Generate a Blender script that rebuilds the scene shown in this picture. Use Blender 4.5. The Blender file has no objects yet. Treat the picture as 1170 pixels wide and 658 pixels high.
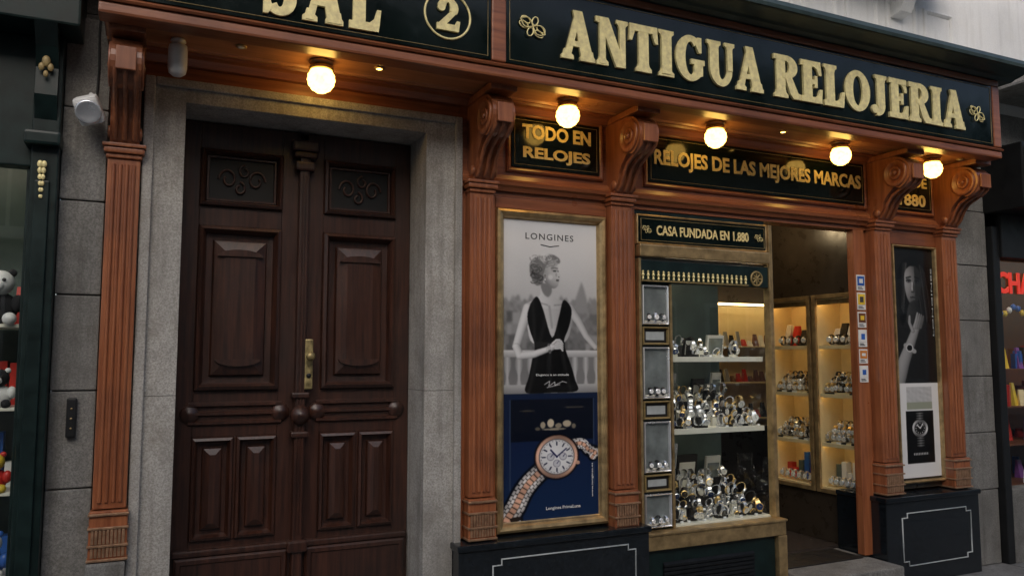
import bpy, bmesh, math, random
import numpy as np
from mathutils import Matrix, Vector
random.seed(4); rng=np.random.default_rng(4)
R=math.radians
scene=bpy.context.scene
# ------------------------------------------------------------------ materials
def new_mat(name):
    m=bpy.data.materials.new(name); m.use_nodes=True
    nt=m.node_tree; b=nt.nodes['Principled BSDF']; return m,nt,b
def mixcol(nt,fac,a,b):
    n=nt.nodes.new('ShaderNodeMix'); n.data_type='RGBA'
    nt.links.new(fac,n.inputs[0]); 
    for s,i in ((a,6),(b,7)):
        if isinstance(s,(tuple,list)): n.inputs[i].default_value=(*s[:3],1)
        else: nt.links.new(s,n.inputs[i])
    return n.outputs[2]
def noise(nt,scale,vec=(1,1,1),detail=4,rough=.6):
    tc=nt.nodes.new('ShaderNodeTexCoord'); mp=nt.nodes.new('ShaderNodeMapping')
    mp.inputs['Scale'].default_value=vec
    nt.links.new(tc.outputs['Object'],mp.inputs[0])
    n=nt.nodes.new('ShaderNodeTexNoise'); n.inputs['Scale'].default_value=scale
    n.inputs['Detail'].default_value=detail; n.inputs['Roughness'].default_value=rough
    nt.links.new(mp.outputs[0],n.inputs['Vector']); return n.outputs['Fac']
def ramp(nt,fac,p0,p1):
    n=nt.nodes.new('ShaderNodeMapRange'); n.inputs[1].default_value=p0; n.inputs[2].default_value=p1
    nt.links.new(fac,n.inputs[0]); return n.outputs[0]
def ramp2(nt,fac,o0,o1):
    n=nt.nodes.new('ShaderNodeMapRange'); n.inputs[1].default_value=.3; n.inputs[2].default_value=.7
    n.inputs[3].default_value=o0; n.inputs[4].default_value=o1
    nt.links.new(fac,n.inputs[0]); return n.outputs[0]
def bump(nt,b,h,strength=.2,dist=.005):
    n=nt.nodes.new('ShaderNodeBump'); n.inputs['Strength'].default_value=strength; n.inputs['Distance'].default_value=dist
    nt.links.new(h,n.inputs['Height']); nt.links.new(n.outputs[0],b.inputs['Normal'])
def wood(name,dark,light,vec,rough=.35,coat=.3,bs=.15,scale=3,wear=0):
    m,nt,b=new_mat(name)
    g=noise(nt,scale,vec,6,.65); g2=noise(nt,1.7,(1,1,1),4,.6)
    c=mixcol(nt,ramp(nt,g,.3,.7),dark,light)
    dk=tuple(x*.5 for x in dark)
    c=mixcol(nt,ramp(nt,g2,.50,.85),c,dk)
    if wear:
        g3=noise(nt,9,(1,1,.35),6,.75); c=mixcol(nt,ramp(nt,g3,.58,.80),c,tuple(x*wear for x in light))
    nt.links.new(c,b.inputs['Base Color'])
    b.inputs['Coat Weight'].default_value=coat; b.inputs['Coat Roughness'].default_value=.25
    nt.links.new(ramp2(nt,g2,rough-.08,rough+.2),b.inputs['Roughness'])
    bump(nt,b,g,bs,.004); return m
def plain(name,col,rough=.5,metal=0,var=.25,scale=12,bs=.05,coat=0,emis=None,es=0,spec=.5):
    m,nt,b=new_mat(name)
    g=noise(nt,scale,(1,1,1),5)
    c=mixcol(nt,ramp(nt,g,.3,.7),tuple(x*(1-var) for x in col),tuple(min(1,x*(1+var*.5)) for x in col))
    nt.links.new(c,b.inputs['Base Color'])
    nt.links.new(ramp2(nt,g,max(.02,rough-.06),rough+.08),b.inputs['Roughness'])
    b.inputs['Metallic'].default_value=metal; b.inputs['Coat Weight'].default_value=coat; b.inputs['Specular IOR Level'].default_value=spec
    if bs: bump(nt,b,g,bs,.003)
    if emis: b.inputs['Emission Color'].default_value=(*emis,1); b.inputs['Emission Strength'].default_value=es
    return m
def stone(name,c0,c1,dirt=1,stain=(.52,.48,.42)):
    m,nt,b=new_mat(name)
    fine=noise(nt,110,(1,1,1),3,.85); big=noise(nt,2.2,(1,1,.5),6,.7); streak=noise(nt,2.6,(6,6,.4),5,.6); blot=noise(nt,7,(1,1,1),6,.75)
    c=mixcol(nt,ramp(nt,fine,.38,.62),c0,c1)
    c=mixcol(nt,ramp(nt,blot,.48,.85+.5*(1-dirt)),c,tuple(x*s*1.35 for x,s in zip(c0,stain)))
    c=mixcol(nt,ramp(nt,big,.45,.78+.4*(1-dirt)),c,tuple(x*.62 for x in c0))
    c=mixcol(nt,ramp(nt,streak,.52,.9+.4*(1-dirt)),c,tuple(x*s*.8 for x,s in zip(c0,stain)))
    nt.links.new(c,b.inputs['Base Color']); b.inputs['Roughness'].default_value=.78
    bump(nt,b,fine,.35,.003); return m
M={}
M['wood_v']=wood('varnished_wood_vertical',(.19,.055,.021),(.40,.142,.058),(14,14,.8),.33,.4)
M['wood_h']=wood('varnished_wood_horizontal',(.16,.045,.017),(.34,.115,.046),(.8,14,14),.33,.4)
M['soffit']=wood('soffit_wood',(.36,.15,.065),(.55,.25,.12),(.7,12,12),.3,.4)
M['door']=wood('old_dark_door_wood',(.015,.0057,.0038),(.070,.026,.0155),(16,16,.9),.36,.25,.4,3,1.3)
M['granite']=stone('grey_granite',(.285,.272,.25),(.52,.50,.465))
M['granite2']=stone('dark_granite',(.135,.132,.124),(.275,.268,.25))
M['pave']=stone('pavement_stone',(.13,.13,.13),(.24,.24,.235))
M['plaster']=stone('white_plaster',(.78,.78,.77),(.84,.84,.83),.15,(.8,.78,.74))
M['stucco']=stone('opposite_stucco',(.36,.34,.31),(.45,.42,.38),.6)
M['green']=plain('black_green_glass_panel',(.0035,.0085,.0075),.09,0,.4,5,0,0,spec=.35)
M['greenpaint']=plain('dark_green_paint',(.005,.017,.016),.42,0,.5,14,.1,.1,spec=.35)
M['gold']=plain('gold_leaf',(.90,.76,.37),.42,.12,.30,30,.3)
M['golddark']=plain('gold_line_paint',(.30,.22,.09),.45,.2,.3,45,.1)
M['goldtext']=plain('gold_text_paint',(.86,.70,.32),.5,0,.2,90,.05)
M['brass']=plain('aged_brass',(.50,.35,.17),.34,.65,.45,14,.06)
M['oldbrass']=plain('tarnished_brass',(.42,.33,.15),.42,.5,.6,30,.1)
M['bronze']=plain('copper_bronze',(.42,.25,.15),.35,.5,.4,40,.2)
M['black']=plain('black_polished_stone',(.010,.014,.018),.14,0,.6,40,.02,.2)
M['line']=plain('grey_inlay',(.42,.45,.45),.4,0,.2)
M['darkmetal']=plain('dark_metal',(.02,.022,.024),.4,.6,.3)
M['white']=plain('white_enamel',(.75,.75,.73),.35,0,.08)
M['cream']=plain('cream_shelf',(.8,.64,.36),.45,0,.08)
M['shelf']=plain('ivory_shelf',(.78,.76,.66),.4,0,.08)
M['steel']=plain('polished_steel',(.82,.84,.87),.22,.7,.1)
M['mirror']=plain('grey_mirror_glass',(.34,.38,.37),.12,.5,.45,7,0)
M['wgold']=plain('watch_gold',(.85,.6,.25),.25,.7,.1)
M['leather']=plain('black_leather',(.015,.013,.012),.5)
M['brown']=plain('brown_leather',(.14,.05,.02),.5)
M['dial']=plain('white_dial',(.85,.85,.83),.2,0,.03)
M['blue']=plain('blue_card',(.03,.12,.45),.35)
M['navy']=plain('navy_dial',(.015,.04,.14),.25)
M['red']=plain('red_card',(.55,.03,.02),.4)
M['yellow']=plain('yellow_card',(.8,.55,.05),.4)
M['orange']=plain('orange_card',(.7,.25,.05),.4)
M['purple']=plain('purple_card',(.25,.08,.35),.4)
M['teal']=plain('display_teal',(.085,.12,.11),.4,0,.35,4)
M['interior']=plain('interior_dark_panel',(.045,.034,.024),.3)
M['intfloor']=plain('interior_floor',(.05,.04,.035),.2)
M['asphalt']=plain('asphalt',(.05,.05,.05),.8,0,.3,80,.3)
M['inkdark']=plain('printed_ink_dark',(.05,.05,.055),.5)
M['furblack']=plain('black_fur',(.012,.012,.014),.9); 
M['iron']=plain('wrought_iron',(.012,.013,.014),.5,.3)
M['slab']=plain('cornice_green_lead',(.040,.062,.060),.35,0,.4,8,.1)
M['redneon']=plain('red_sign_letters',(.7,.05,.03),.4,0,.1,10,0,0,(1,.05,.03),.35)
def emit(name,col,s):
    m,nt,b=new_mat(name); b.inputs['Base Color'].default_value=(*col,1)
    g=noise(nt,45,(1,1,1),2)
    b.inputs['Emission Color'].default_value=(*col,1)
    nt.links.new(ramp2(nt,g,s*.8,s*1.2),b.inputs['Emission Strength']); return m
M['globe']=emit('lit_opal_globe',(1,.58,.12),8.0)
M['spot']=emit('lit_spot',(1,.75,.45),14)
M['strip']=emit('lit_cabinet_strip',(1,.88,.66),8)
M['stripw']=emit('lit_cabinet_strip_warm',(1,.66,.28),8)
def glassmat(name,refl=.05,tint=(1,1,1)):
    m=bpy.data.materials.new(name); m.use_nodes=True; nt=m.node_tree; nt.nodes.clear()
    o=nt.nodes.new('ShaderNodeOutputMaterial'); mx=nt.nodes.new('ShaderNodeMixShader')
    t=nt.nodes.new('ShaderNodeBsdfTransparent'); t.inputs[0].default_value=(*tint,1)
    g=nt.nodes.new('ShaderNodeBsdfGlossy'); g.inputs['Roughness'].default_value=.015
    lw=nt.nodes.new('ShaderNodeLayerWeight')
    pw=nt.nodes.new('ShaderNodeMath'); pw.operation='POWER'; pw.inputs[1].default_value=5
    nt.links.new(lw.outputs['Facing'],pw.inputs[0])
    mt=nt.nodes.new('ShaderNodeMath'); mt.operation='MULTIPLY_ADD'; mt.inputs[1].default_value=.85; mt.inputs[2].default_value=refl
    nt.links.new(pw.outputs[0],mt.inputs[0]); nt.links.new(mt.outputs[0],mx.inputs[0])
    nt.links.new(t.outputs[0],mx.inputs[1]); nt.links.new(g.outputs[0],mx.inputs[2]); nt.links.new(mx.outputs[0],o.inputs[0])
    return m
M['glass']=glassmat('window_glass',.07,(.95,.98,.97))
# ------------------------------------------------------------------ builders
def empty(name,loc=(0,0,0)):
    e=bpy.data.objects.new(name,None); e.location=loc; e.empty_display_size=.1
    scene.collection.objects.link(e); return e
def mkobj(name,me,parent,mat=None):
    o=bpy.data.objects.new(name,me); scene.collection.objects.link(o)
    if mat is not None: me.materials.append(M[mat] if isinstance(mat,str) else mat)
    if parent is not None:
        o.parent=parent; o.matrix_parent_inverse=Matrix.Translation(-Vector(parent.location))
    return o
def box(name,x0,x1,y0,y1,z0,z1,mat,parent,bev=.003):
    bm=bmesh.new(); bmesh.ops.create_cube(bm,size=1)
    for v in bm.verts:
        v.co=Vector((x0 if v.co.x<0 else x1, y0 if v.co.y<0 else y1, z0 if v.co.z<0 else z1))
    if bev>0:
        b=min(bev,abs(x1-x0)*.3,abs(y1-y0)*.3,abs(z1-z0)*.3)
        bmesh.ops.bevel(bm,geom=bm.edges[:],offset=b,segments=2,affect='EDGES',profile=.6)
    me=bpy.data.meshes.new(name); bm.to_mesh(me); bm.free()
    return mkobj(name,me,parent,mat)
def quad(name,pts,mat,parent):
    me=bpy.data.meshes.new(name); me.from_pydata(pts,[],[(0,1,2,3)]); me.update(); return mkobj(name,me,parent,mat)
def pyobj(name,verts,faces,mat,parent,smooth=False):
    me=bpy.data.meshes.new(name); me.from_pydata([tuple(v) for v in verts],[],faces); me.update()
    bm=bmesh.new(); bm.from_mesh(me); bmesh.ops.recalc_face_normals(bm,faces=bm.faces[:]); bm.to_mesh(me); bm.free()
    if smooth:
        for p in me.polygons: p.use_smooth=True
    return mkobj(name,me,parent,mat)
def nested(name,x0,x1,z0,z1,steps,mat,parent,cap=True):
    vs=[];fs=[]
    for i,(s,y) in enumerate(steps):
        vs+=[(x0+s,y,z0+s),(x1-s,y,z0+s),(x1-s,y,z1-s),(x0+s,y,z1-s)]
        if i:
            a=(i-1)*4;b=i*4
            for k in range(4):
                k2=(k+1)%4; fs.append((a+k,a+k2,b+k2,b+k))
    if cap:
        n=(len(steps)-1)*4; fs.append((n,n+1,n+2,n+3))
    me=bpy.data.meshes.new(name); me.from_pydata(vs,[],fs); me.update()
    return mkobj(name,me,parent,mat)
def prof_x(name,prof,x0,x1,mat,parent,smooth=False):
    n=len(prof); vs=[(x0,y,z) for y,z in prof]+[(x1,y,z) for y,z in prof]
    fs=[(i,(i+1)%n,n+(i+1)%n,n+i) for i in range(n)]+[tuple(range(n)),tuple(range(n,2*n))]
    return pyobj(name,vs,fs,mat,parent)
def lathe(name,prof,c,axis,mat,parent,seg=24):
    vs=[];fs=[]
    for r,h in prof:
        for k in range(seg):
            a=2*math.pi*k/seg; p,q=r*math.cos(a),r*math.sin(a)
            v={'z':(p,q,h),'y':(p,h,q),'x':(h,p,q)}[axis]
            vs.append((c[0]+v[0],c[1]+v[1],c[2]+v[2]))
    for i in range(len(prof)-1):
        for k in range(seg):
            k2=(k+1)%seg; fs.append((i*seg+k,i*seg+k2,(i+1)*seg+k2,(i+1)*seg+k))
    fs.append(tuple(range(seg))); fs.append(tuple((len(prof)-1)*seg+k for k in range(seg)))
    return pyobj(name,vs,fs,mat,parent,True)
def tube(name,pts,r,mat,parent,cyc=False):
    cu=bpy.data.curves.new(name,'CURVE'); cu.dimensions='3D'; cu.bevel_depth=r; cu.bevel_resolution=2
    sp=cu.splines.new('POLY'); sp.points.add(len(pts)-1)
    for i,p in enumerate(pts): sp.points[i].co=(*p,1)
    sp.use_cyclic_u=cyc
    return mkobj(name,cu,parent,mat)
def sphere(name,c,r,mat,parent,sc=(1,1,1),seg=16):
    bm=bmesh.new(); bmesh.ops.create_uvsphere(bm,u_segments=seg,v_segments=seg//2+2,radius=r)
    for v in bm.verts: v.co=Vector((v.co.x*sc[0]+c[0],v.co.y*sc[1]+c[1],v.co.z*sc[2]+c[2]))
    me=bpy.data.meshes.new(name); bm.to_mesh(me); bm.free()
    for p in me.polygons: p.use_smooth=True
    return mkobj(name,me,parent,mat)
def text_fit(name,s,x0,x1,z0,z1,y,mat,parent,bold=.02,depth=.004,rot=0,space=1.0):
    cu=bpy.data.curves.new(name,'FONT'); cu.body=s; cu.offset=bold; cu.extrude=.01; cu.space_character=space
    cu.resolution_u=3
    o=bpy.data.objects.new('tmp',cu); scene.collection.objects.link(o)
    dg=bpy.context.evaluated_depsgraph_get()
    me=bpy.data.meshes.new_from_object(o.evaluated_get(dg)); bpy.data.objects.remove(o)
    co=np.array([v.co[:] for v in me.vertices])
    if rot==90: co=np.stack([-co[:,1],co[:,0],co[:,2]],1)
    mn=co.min(0);mx=co.max(0); n=(co-mn)/(mx-mn)
    out=np.stack([x0+n[:,0]*(x1-x0), y-n[:,2]*depth, z0+n[:,1]*(z1-z0)],1)
    me.vertices.foreach_set('co',out.ravel()); me.update(); me.materials.clear()
    me.name=name
    return mkobj(name,me,parent,mat)
# ---- fat serif glyphs -------------------------------------------------------
E=.030
def arc(cx,cy,rx,ry,th,tv,a0,a1,n=18):
    out=[];inn=[]; rx+=E;ry+=E*.5
    th=min(th+2*E,rx-.002);tv=min(tv+1.6*E,ry-.002)
    for i in range(n+1):
        a=R(a0+(a1-a0)*i/n); out.append((cx+rx*math.cos(a),cy+ry*math.sin(a))); inn.append((cx+(rx-th)*math.cos(a),cy+(ry-tv)*math.sin(a)))
    return ('strip',out,inn)
def P(*p):
    p=list(p); n=len(p); ar=sum(p[i][0]*p[(i+1)%n][1]-p[(i+1)%n][0]*p[i][1] for i in range(n)); sg=1 if ar>0 else -1
    out=[]
    for i in range(n):
        a,b,c=p[i-1],p[i],p[(i+1)%n]
        def nr(u,v):
            dx,dy=v[0]-u[0],v[1]-u[1]; l=math.hypot(dx,dy) or 1; return (dy/l*sg,-dx/l*sg)
        n1=nr(a,b);n2=nr(b,c); sx,sy=n1[0]+n2[0],n1[1]+n2[1]; l=math.hypot(sx,sy) or 1
        k=min(1.5,2/l if l else 1)
        out.append((b[0]+sx/l*E*k,b[1]+sy/l*E*.6*k))
    return ('poly',out)
def serif(x0,x1,z,up,s=.09,h=.09):
    d=1 if up else -1
    return P((x0-s,z),(x1+s,z),(x1+s,z+d*h*.55),(x1+s*.35,z+d*h),(x1,z+d*h*2),(x0,z+d*h*2),(x0-s*.35,z+d*h),(x0-s,z+d*h*.55))
def glyph(c):
    if c=='I': return .5,[P((.12,.05),(.38,.05),(.38,.95),(.12,.95)),serif(.12,.38,0,True),serif(.12,.38,1,False)]
    if c=='A': return .95,[P((.10,.02),(.22,.02),(.50,.86),(.42,1.02)),P((.36,1.02),(.58,1.02),(.90,.02),(.60,.02)),P((.24,.28),(.62,.28),(.6,.36),(.27,.36)),serif(.10,.22,0,True,.09),serif(.62,.88,0,True,.06)]
    if c=='N': return .98,[P((.13,.03),(.25,.03),(.25,.97),(.13,.97)),P((.10,1),(.36,1),(.86,0),(.62,0)),P((.74,.03),(.86,.03),(.86,.97),(.74,.97)),serif(.13,.25,0,True),serif(.74,.86,1,False),P((.02,1),(.3,1),(.2,.88),(.02,.92))]
    if c=='T': return .86,[P((.30,.05),(.56,.05),(.56,.95),(.30,.95)),serif(.30,.56,0,True),P((.02,1),(.84,1),(.84,.88),(.02,.88)),P((.02,1),(.12,1),(.11,.82),(.04,.66),(.0,.66)),P((.84,1),(.74,1),(.75,.82),(.82,.66),(.86,.66))]
    if c=='L': return .78,[P((.12,.05),(.38,.05),(.38,.95),(.12,.95)),serif(.12,.38,1,False),P((.03,0),(.72,0),(.74,.12),(.03,.10)),P((.60,.0),(.72,.0),(.77,.36),(.72,.36),(.66,.2),(.52,.1))]
    if c=='E': return .80,[P((.12,.05),(.38,.05),(.38,.95),(.12,.95)),P((.03,0),(.74,0),(.74,.11),(.03,.10)),P((.03,1),(.72,1),(.72,.89),(.03,.90)),P((.62,0),(.74,0),(.78,.32),(.73,.32),(.66,.17),(.54,.1)),P((.60,1),(.72,1),(.75,.70),(.70,.70),(.64,.83),(.53,.9)),P((.36,.46),(.58,.46),(.58,.54),(.36,.54)),P((.54,.38),(.59,.38),(.59,.64),(.54,.64))]
    if c=='R': return .92,[P((.12,.05),(.38,.05),(.38,.95),(.12,.95)),serif(.12,.38,0,True),P((.03,1),(.5,1),(.5,.90),(.03,.91)),arc(.48,.74,.34,.26,.24,.10,90,-90),P((.34,.48),(.52,.48),(.52,.57),(.34,.57)),P((.42,.5),(.60,.52),(.84,.12),(.93,.10),(.93,.0),(.70,.0),(.60,.1))]
    if c=='O': return 1.0,[arc(.5,.5,.47,.51,.25,.10,0,360,36)]
    if c=='G': return 1.0,[arc(.5,.5,.47,.51,.26,.10,48,322,30),P((.64,.08),(.88,.14),(.88,.42),(.64,.42)),P((.54,.39),(.94,.39),(.94,.47),(.54,.47)),P((.76,.98),(.84,.98),(.84,.66),(.79,.66),(.68,.86))]
    if c=='U': return .98,[P((.12,.38),(.37,.38),(.37,.97),(.12,.97)),P((.74,.38),(.86,.38),(.86,.97),(.74,.97)),arc(.49,.38,.37,.39,.25,.12,180,270,12),arc(.49,.38,.37,.39,.12,.12,270,360,12),serif(.12,.37,1,False),serif(.74,.86,1,False)]
    if c=='J': return .66,[P((.26,.25),(.52,.25),(.52,.95),(.26,.95)),serif(.26,.52,1,False),arc(.24,.25,.28,.28,.22,.10,-100,0,12),arc(.12,.12,.10,.10,.095,.095,0,360,14)]
    if c=='S': return .78,[arc(.39,.73,.32,.28,.22,.10,40,215,18),arc(.39,.28,.36,.29,.24,.10,-145,45,18),P((.10,.66),(.22,.52),(.58,.32),(.70,.42),(.58,.56),(.28,.72)),P((.62,1),(.69,1),(.69,.70),(.64,.70),(.52,.9)),P((.04,0),(.11,0),(.2,.1),(.09,.32),(.04,.32))]
    if c=='2': return .78,[arc(.38,.70,.32,.31,.22,.10,-30,170,18),P((.46,.56),(.68,.60),(.30,.18),(.06,.06),(.06,.14)),P((.04,0),(.72,0),(.76,.3),(.7,.3),(.64,.17),(.04,.17)),arc(.16,.68,.10,.10,.095,.095,0,360,12)]
    return .4,[]
def glyph_text(name,s,x0,x1,z0,z1,y,mat,parent,gap=.05):
    wid=[];parts=[]
    for c in s:
        w,g=glyph(c); wid.append(w); parts.append(g)
    tot=sum(wid)+gap*(len(s)-1); sx=(x1-x0)/tot; sz=z1-z0
    vs=[];fs=[];cur=0;k=0
    for w,g in zip(wid,parts):
        for kind,*d in g:
            k+=1; yf=y-.012-(k%9)*.0005
            def T(p,yy): return (x0+(cur+p[0])*sx,yy,z0+p[1]*sz)
            b=len(vs)
            if kind=='poly':
                pts=d[0];n=len(pts)
                vs+=[T(p,yf) for p in pts]+[T(p,y) for p in pts]
                fs.append(tuple(range(b,b+n)))
                for i in range(n): j=(i+1)%n; fs.append((b+i,b+j,b+n+j,b+n+i))
            else:
                o,i_=d;n=len(o)
                vs+=[T(p,yf) for p in o]+[T(p,yf) for p in i_]+[T(p,y) for p in o]+[T(p,y) for p in i_]
                for i in range(n-1):
                    fs+= [(b+i,b+i+1,b+n+i+1,b+n+i),(b+i,b+i+1,b+2*n+i+1,b+2*n+i),(b+n+i,b+n+i+1,b+3*n+i+1,b+3*n+i)]
                fs+=[(b,b+n,b+3*n,b+2*n),(b+n-1,b+2*n-1,b+4*n-1,b+3*n-1)]
        cur+=w+gap
    me=bpy.data.meshes.new(name); me.from_pydata(vs,[],fs); me.update()
    return mkobj(name,me,parent,mat)
# ------------------------------------------------------------------ multi instancer
class Multi:
    def __init__(s): s.v=[];s.f=[];s.m=[];s.slots=[]
    def slot(s,k):
        if k not in s.slots: s.slots.append(k)
        return s.slots.index(k)
    def add(s,base,M4,mats):
        v,f,m=base; o=len(s.v)
        for p in v: s.v.append(tuple(M4@Vector(p)))
        for q,mi in zip(f,m): s.f.append(tuple(o+i for i in q)); s.m.append(s.slot(mats[mi]))
    def done(s,name,parent):
        me=bpy.data.meshes.new(name); me.from_pydata(s.v,[],s.f)
        for k in s.slots: me.materials.append(M[k])
        me.polygons.foreach_set('material_index',s.m); me.update()
        return mkobj(name,me,parent)
def watch_base():
    v=[];f=[];m=[]
    n=14
    for k in range(n):
        a=2*math.pi*k/n
        w=.009 if k not in (0,1,n-1) else .011
        for r in (.028,.025):
            for x in (-w,w): v.append((x,-r*math.cos(a)*.8,r*math.sin(a)*1.15))
    for k in range(n):
        a=k*4;b=((k+1)%n)*4
        f+=[(a,a+1,b+1,b),(a+2,a+3,b+3,b+2),(a,a+2,b+2,b),(a+1,a+3,b+3,b+1)]; m+=[0]*4
    s=14
    for (r,y) in ((.018,-.020),(.019,-.027),(.0155,-.030)):
        for k in range(s):
            a=2*math.pi*k/s; v.append((r*math.cos(a),y,r*math.sin(a)))
    o=n*4
    for i in range(2):
        for k in range(s): k2=(k+1)%s; f.append((o+i*s+k,o+i*s+k2,o+(i+1)*s+k2,o+(i+1)*s+k)); m.append(1)
    f.append(tuple(o+2*s+k for k in range(s))); m.append(2)
    def bx(x0,x1,y0,y1,z0,z1,mi):
        o=len(v); v.extend([(x,y,z) for x in(x0,x1) for y in(y0,y1) for z in(z0,z1)])
        for q in ((0,1,3,2),(4,6,7,5),(0,4,5,1),(2,3,7,6),(0,2,6,4),(1,5,7,3)): f.append(tuple(o+i for i in q)); m.append(mi)
    bx(.018,.022,-.026,-.022,-.002,.002,1); bx(-.0008,.0008,-.0306,-.0302,0,.011,1); bx(0,.008,-.0306,-.0303,-.0008,.0008,1)
    return v,f,m
WB=watch_base()
def boxbase():
    v=[(x,y,z) for x in(-.5,.5) for y in(-.5,.5) for z in(0,1)]
    f=[(0,1,3,2),(4,6,7,5),(0,4,5,1),(2,3,7,6),(0,2,6,4),(1,5,7,3)]
    return v,f,[0]*6
BB=boxbase()
def wedge():
    v=[(-.5,-.5,0),(.5,-.5,0),(.5,.5,0),(-.5,.5,0),(-.35,.1,1),(.35,.1,1),(.35,.4,1),(-.35,.4,1)]
    f=[(0,1,2,3),(4,5,6,7),(0,1,5,4),(1,2,6,5),(2,3,7,6),(3,0,4,7)]
    return v,f,[0]*6
WE=wedge()
# ================================================================== GROUND
def ground_sheet(name,x0,x1,y0,y1,z,mat):
    me=bpy.data.meshes.new(name); me.from_pydata([(x0,y0,z),(x1,y0,z),(x1,y1,z),(x0,y1,z)],[],[(0,1,2,3)]); return mkobj(name,me,None,mat)
G=.06
ground_sheet('ground',-150,150,-150,150,G-.1,'asphalt')
pv=empty('pavement',(3,-1,G))
mm=Multi()
for i in range(-8,16):
    for j in range(4):
        mm.add(BB,Matrix.Translation((i*.8+.4+(j%2)*.3,-2.0+j*.5+.25,G-.09))@Matrix.Diagonal((.792,.492,.09+random.uniform(-.002,.002),1)),['pave'])
mm.done('paving_slabs',pv)
box('kerb',-8,14,-2.17,-2.004,G-.12,G+.004,'granite2',pv,.01)
# ================================================================== PORTAL
sur=empty('stone_door_surround',(.7,0,0))
IX0,IX1,IT=.134,1.33,2.795
def jamb(x0,x1,nm):
    z=G
    for h in (1.36,1.435):
        box(nm,x0,x1,-.02,.45,z+.001,z+h-.001,'granite',sur,.002); z+=h
jamb(-.045,IX0,'jamb_block'); jamb(IX1,1.53,'jamb_block')
box('outer_fillet',-.045,.0,-.045,-.021,G,2.90,'granite',sur,.008)
box('outer_fillet',1.49,1.53,-.045,-.021,G,2.90,'granite',sur,.008)
box('lintel',-.045,1.53,-.021,.45,IT+.001,2.90,'granite',sur,.004)
box('lintel_fillet',.001,1.489,-.045,-.022,2.86,2.90,'granite',sur,.008)
box('threshold',-.0,1.5,-.1,.5,G-.02,.16,'granite2',sur,.01)
door=empty('wooden_double_door',(.735,.25,.16))
def leaf(x0,x1,side):
    y=.25;st=.085
    box('leaf_slab',x0,x1,.278,.32,.165,2.79,'door',door,.002)
    box('stile',x0,x0+st,y,.279,.165,2.79,'door',door,.004)
    box('stile',x1-st,x1,y,.279,.165,2.79,'door',door,.004)
    for a,b in ((2.655,2.79),(2.26,2.36),(1.20,1.43),(.165,.70)):
        box('rail',x0+st,x1-st,y+.001,.279,a,b,'door',door,.003)
    px0,px1=x0+st,x1-st
    mid=(px0+px1)/2
    nested('panel',px0,px1,1.43,2.26,[(0,y),(.004,.226),(.02,.216),(.032,.236),(.04,.266),(.07,.268),(.078,.246),(.088,.242),(.13,.226)],'door',door)
    for zz,sg in ((1.585,-1),(2.105,1)):
        pts=[(mid+.11*math.cos(a),zz+sg*.035*math.sin(a)) for a in np.linspace(0,math.pi,12)]
        n=len(pts); pyobj('carved_lunette',[(x,.216,z) for x,z in pts]+[(x,.236,z) for x,z in pts],[tuple(range(n)),tuple(range(n,2*n))]+[(i,(i+1)%n,n+(i+1)%n,n+i) for i in range(n)],'door',door)
    for a,b in ((px0,mid-.006),(mid+.006,px1)):
        nested('panel',a,b,.70,1.20,[(0,y),(.004,.232),(.016,.226),(.024,.244),(.03,.266),(.05,.267),(.056,.246),(.085,.228)],'door',door)
    box('muntin',mid-.006,mid+.006,.246,.279,.70,1.20,'door',door,.002)
    nested('panel',px0,px1,2.36,2.655,[(0,y),(.004,.228),(.016,.220),(.026,.24),(.03,.268)],'door',door,False)
    box('grille_back',px0+.028,px1-.028,.269,.277,2.388,2.627,'iron',door,0)
    for s in (-1,1):
        tube('grille_scroll',[(mid+s*(.07+.045*(1-t*.65)*math.cos(R(400*t))),.262,2.507+.055*(1-t*.65)*math.sin(R(400*t))) for t in np.linspace(0,1,26)],.006,'door',door)
        tube('grille_scroll',[(mid+s*(.012+.03*(1-t*.6)*math.cos(R(360*t+90))),.262,2.507+s*.045+.035*(1-t*.6)*math.sin(R(360*t+90))) for t in np.linspace(0,1,26)],.006,'door',door)
    nested('grille_rim',px0+.03,px1-.03,2.39,2.625,[(0,.268),(.002,.256),(.012,.256),(.014,.268)],'door',door,False)
    for zz in (1.27,1.315,1.36):
        prof_x('band_rib',[(.251,zz-.014),(.234,zz-.006),(.234,zz+.006),(.251,zz+.014)],px0-.02,px1+.02,'door',door)
    for xx in (px0-.015,px1+.015):
        lathe('boss',[(.045,.0),(.044,-.012),(.03,-.014),(.024,-.022),(.001,-.026)],(xx,.25,1.315),'y','door',door,20)
    nested('base_board',x0+.02,x1-.02,.17,.63,[(0,.25),(.0,.226),(.012,.214),(.03,.214),(.036,.222)],'door',door)
    box('base_cap',x0+.01,x1-.01,.215,.25,.632,.665,'door',door,.01)
leaf(.137,.712,0); leaf(.758,1.327,1)
box('astragal',.708,.762,.205,.30,.17,2.70,'door',door,.014)
for k in range(3): box('astragal_rib',.716+k*.015,.724+k*.015,.199,.206,.70,2.55,'door',door,.003)
for zz,w,h in ((2.60,.10,.05),(2.66,.12,.03),(2.71,.14,.06),(1.40,.09,.03),(1.20,.09,.03),(.64,.10,.06)):
    box('astragal_cap',.735-w/2,.735+w/2,.19,.25,zz-h/2,zz+h/2,'door',door,.012)
lathe('astragal_boss',[(.05,.0),(.05,-.02),(.03,-.03),(.02,-.045),(.001,-.05)],(.735,.205,1.30),'y','door',door,20)
box('brass_plate',.752,.795,.196,.249,1.43,1.69,'oldbrass',door,.008)
lathe('brass_knob',[(.014,0),(.012,-.02),(.022,-.03),(.024,-.042),(.014,-.052),(.001,-.054)],(.774,.196,1.60),'y','oldbrass',door,18)
lathe('keyhole_rosette',[(.013,0),(.011,-.006),(.001,-.007)],(.774,.196,1.50),'y','iron',door,14)
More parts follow.
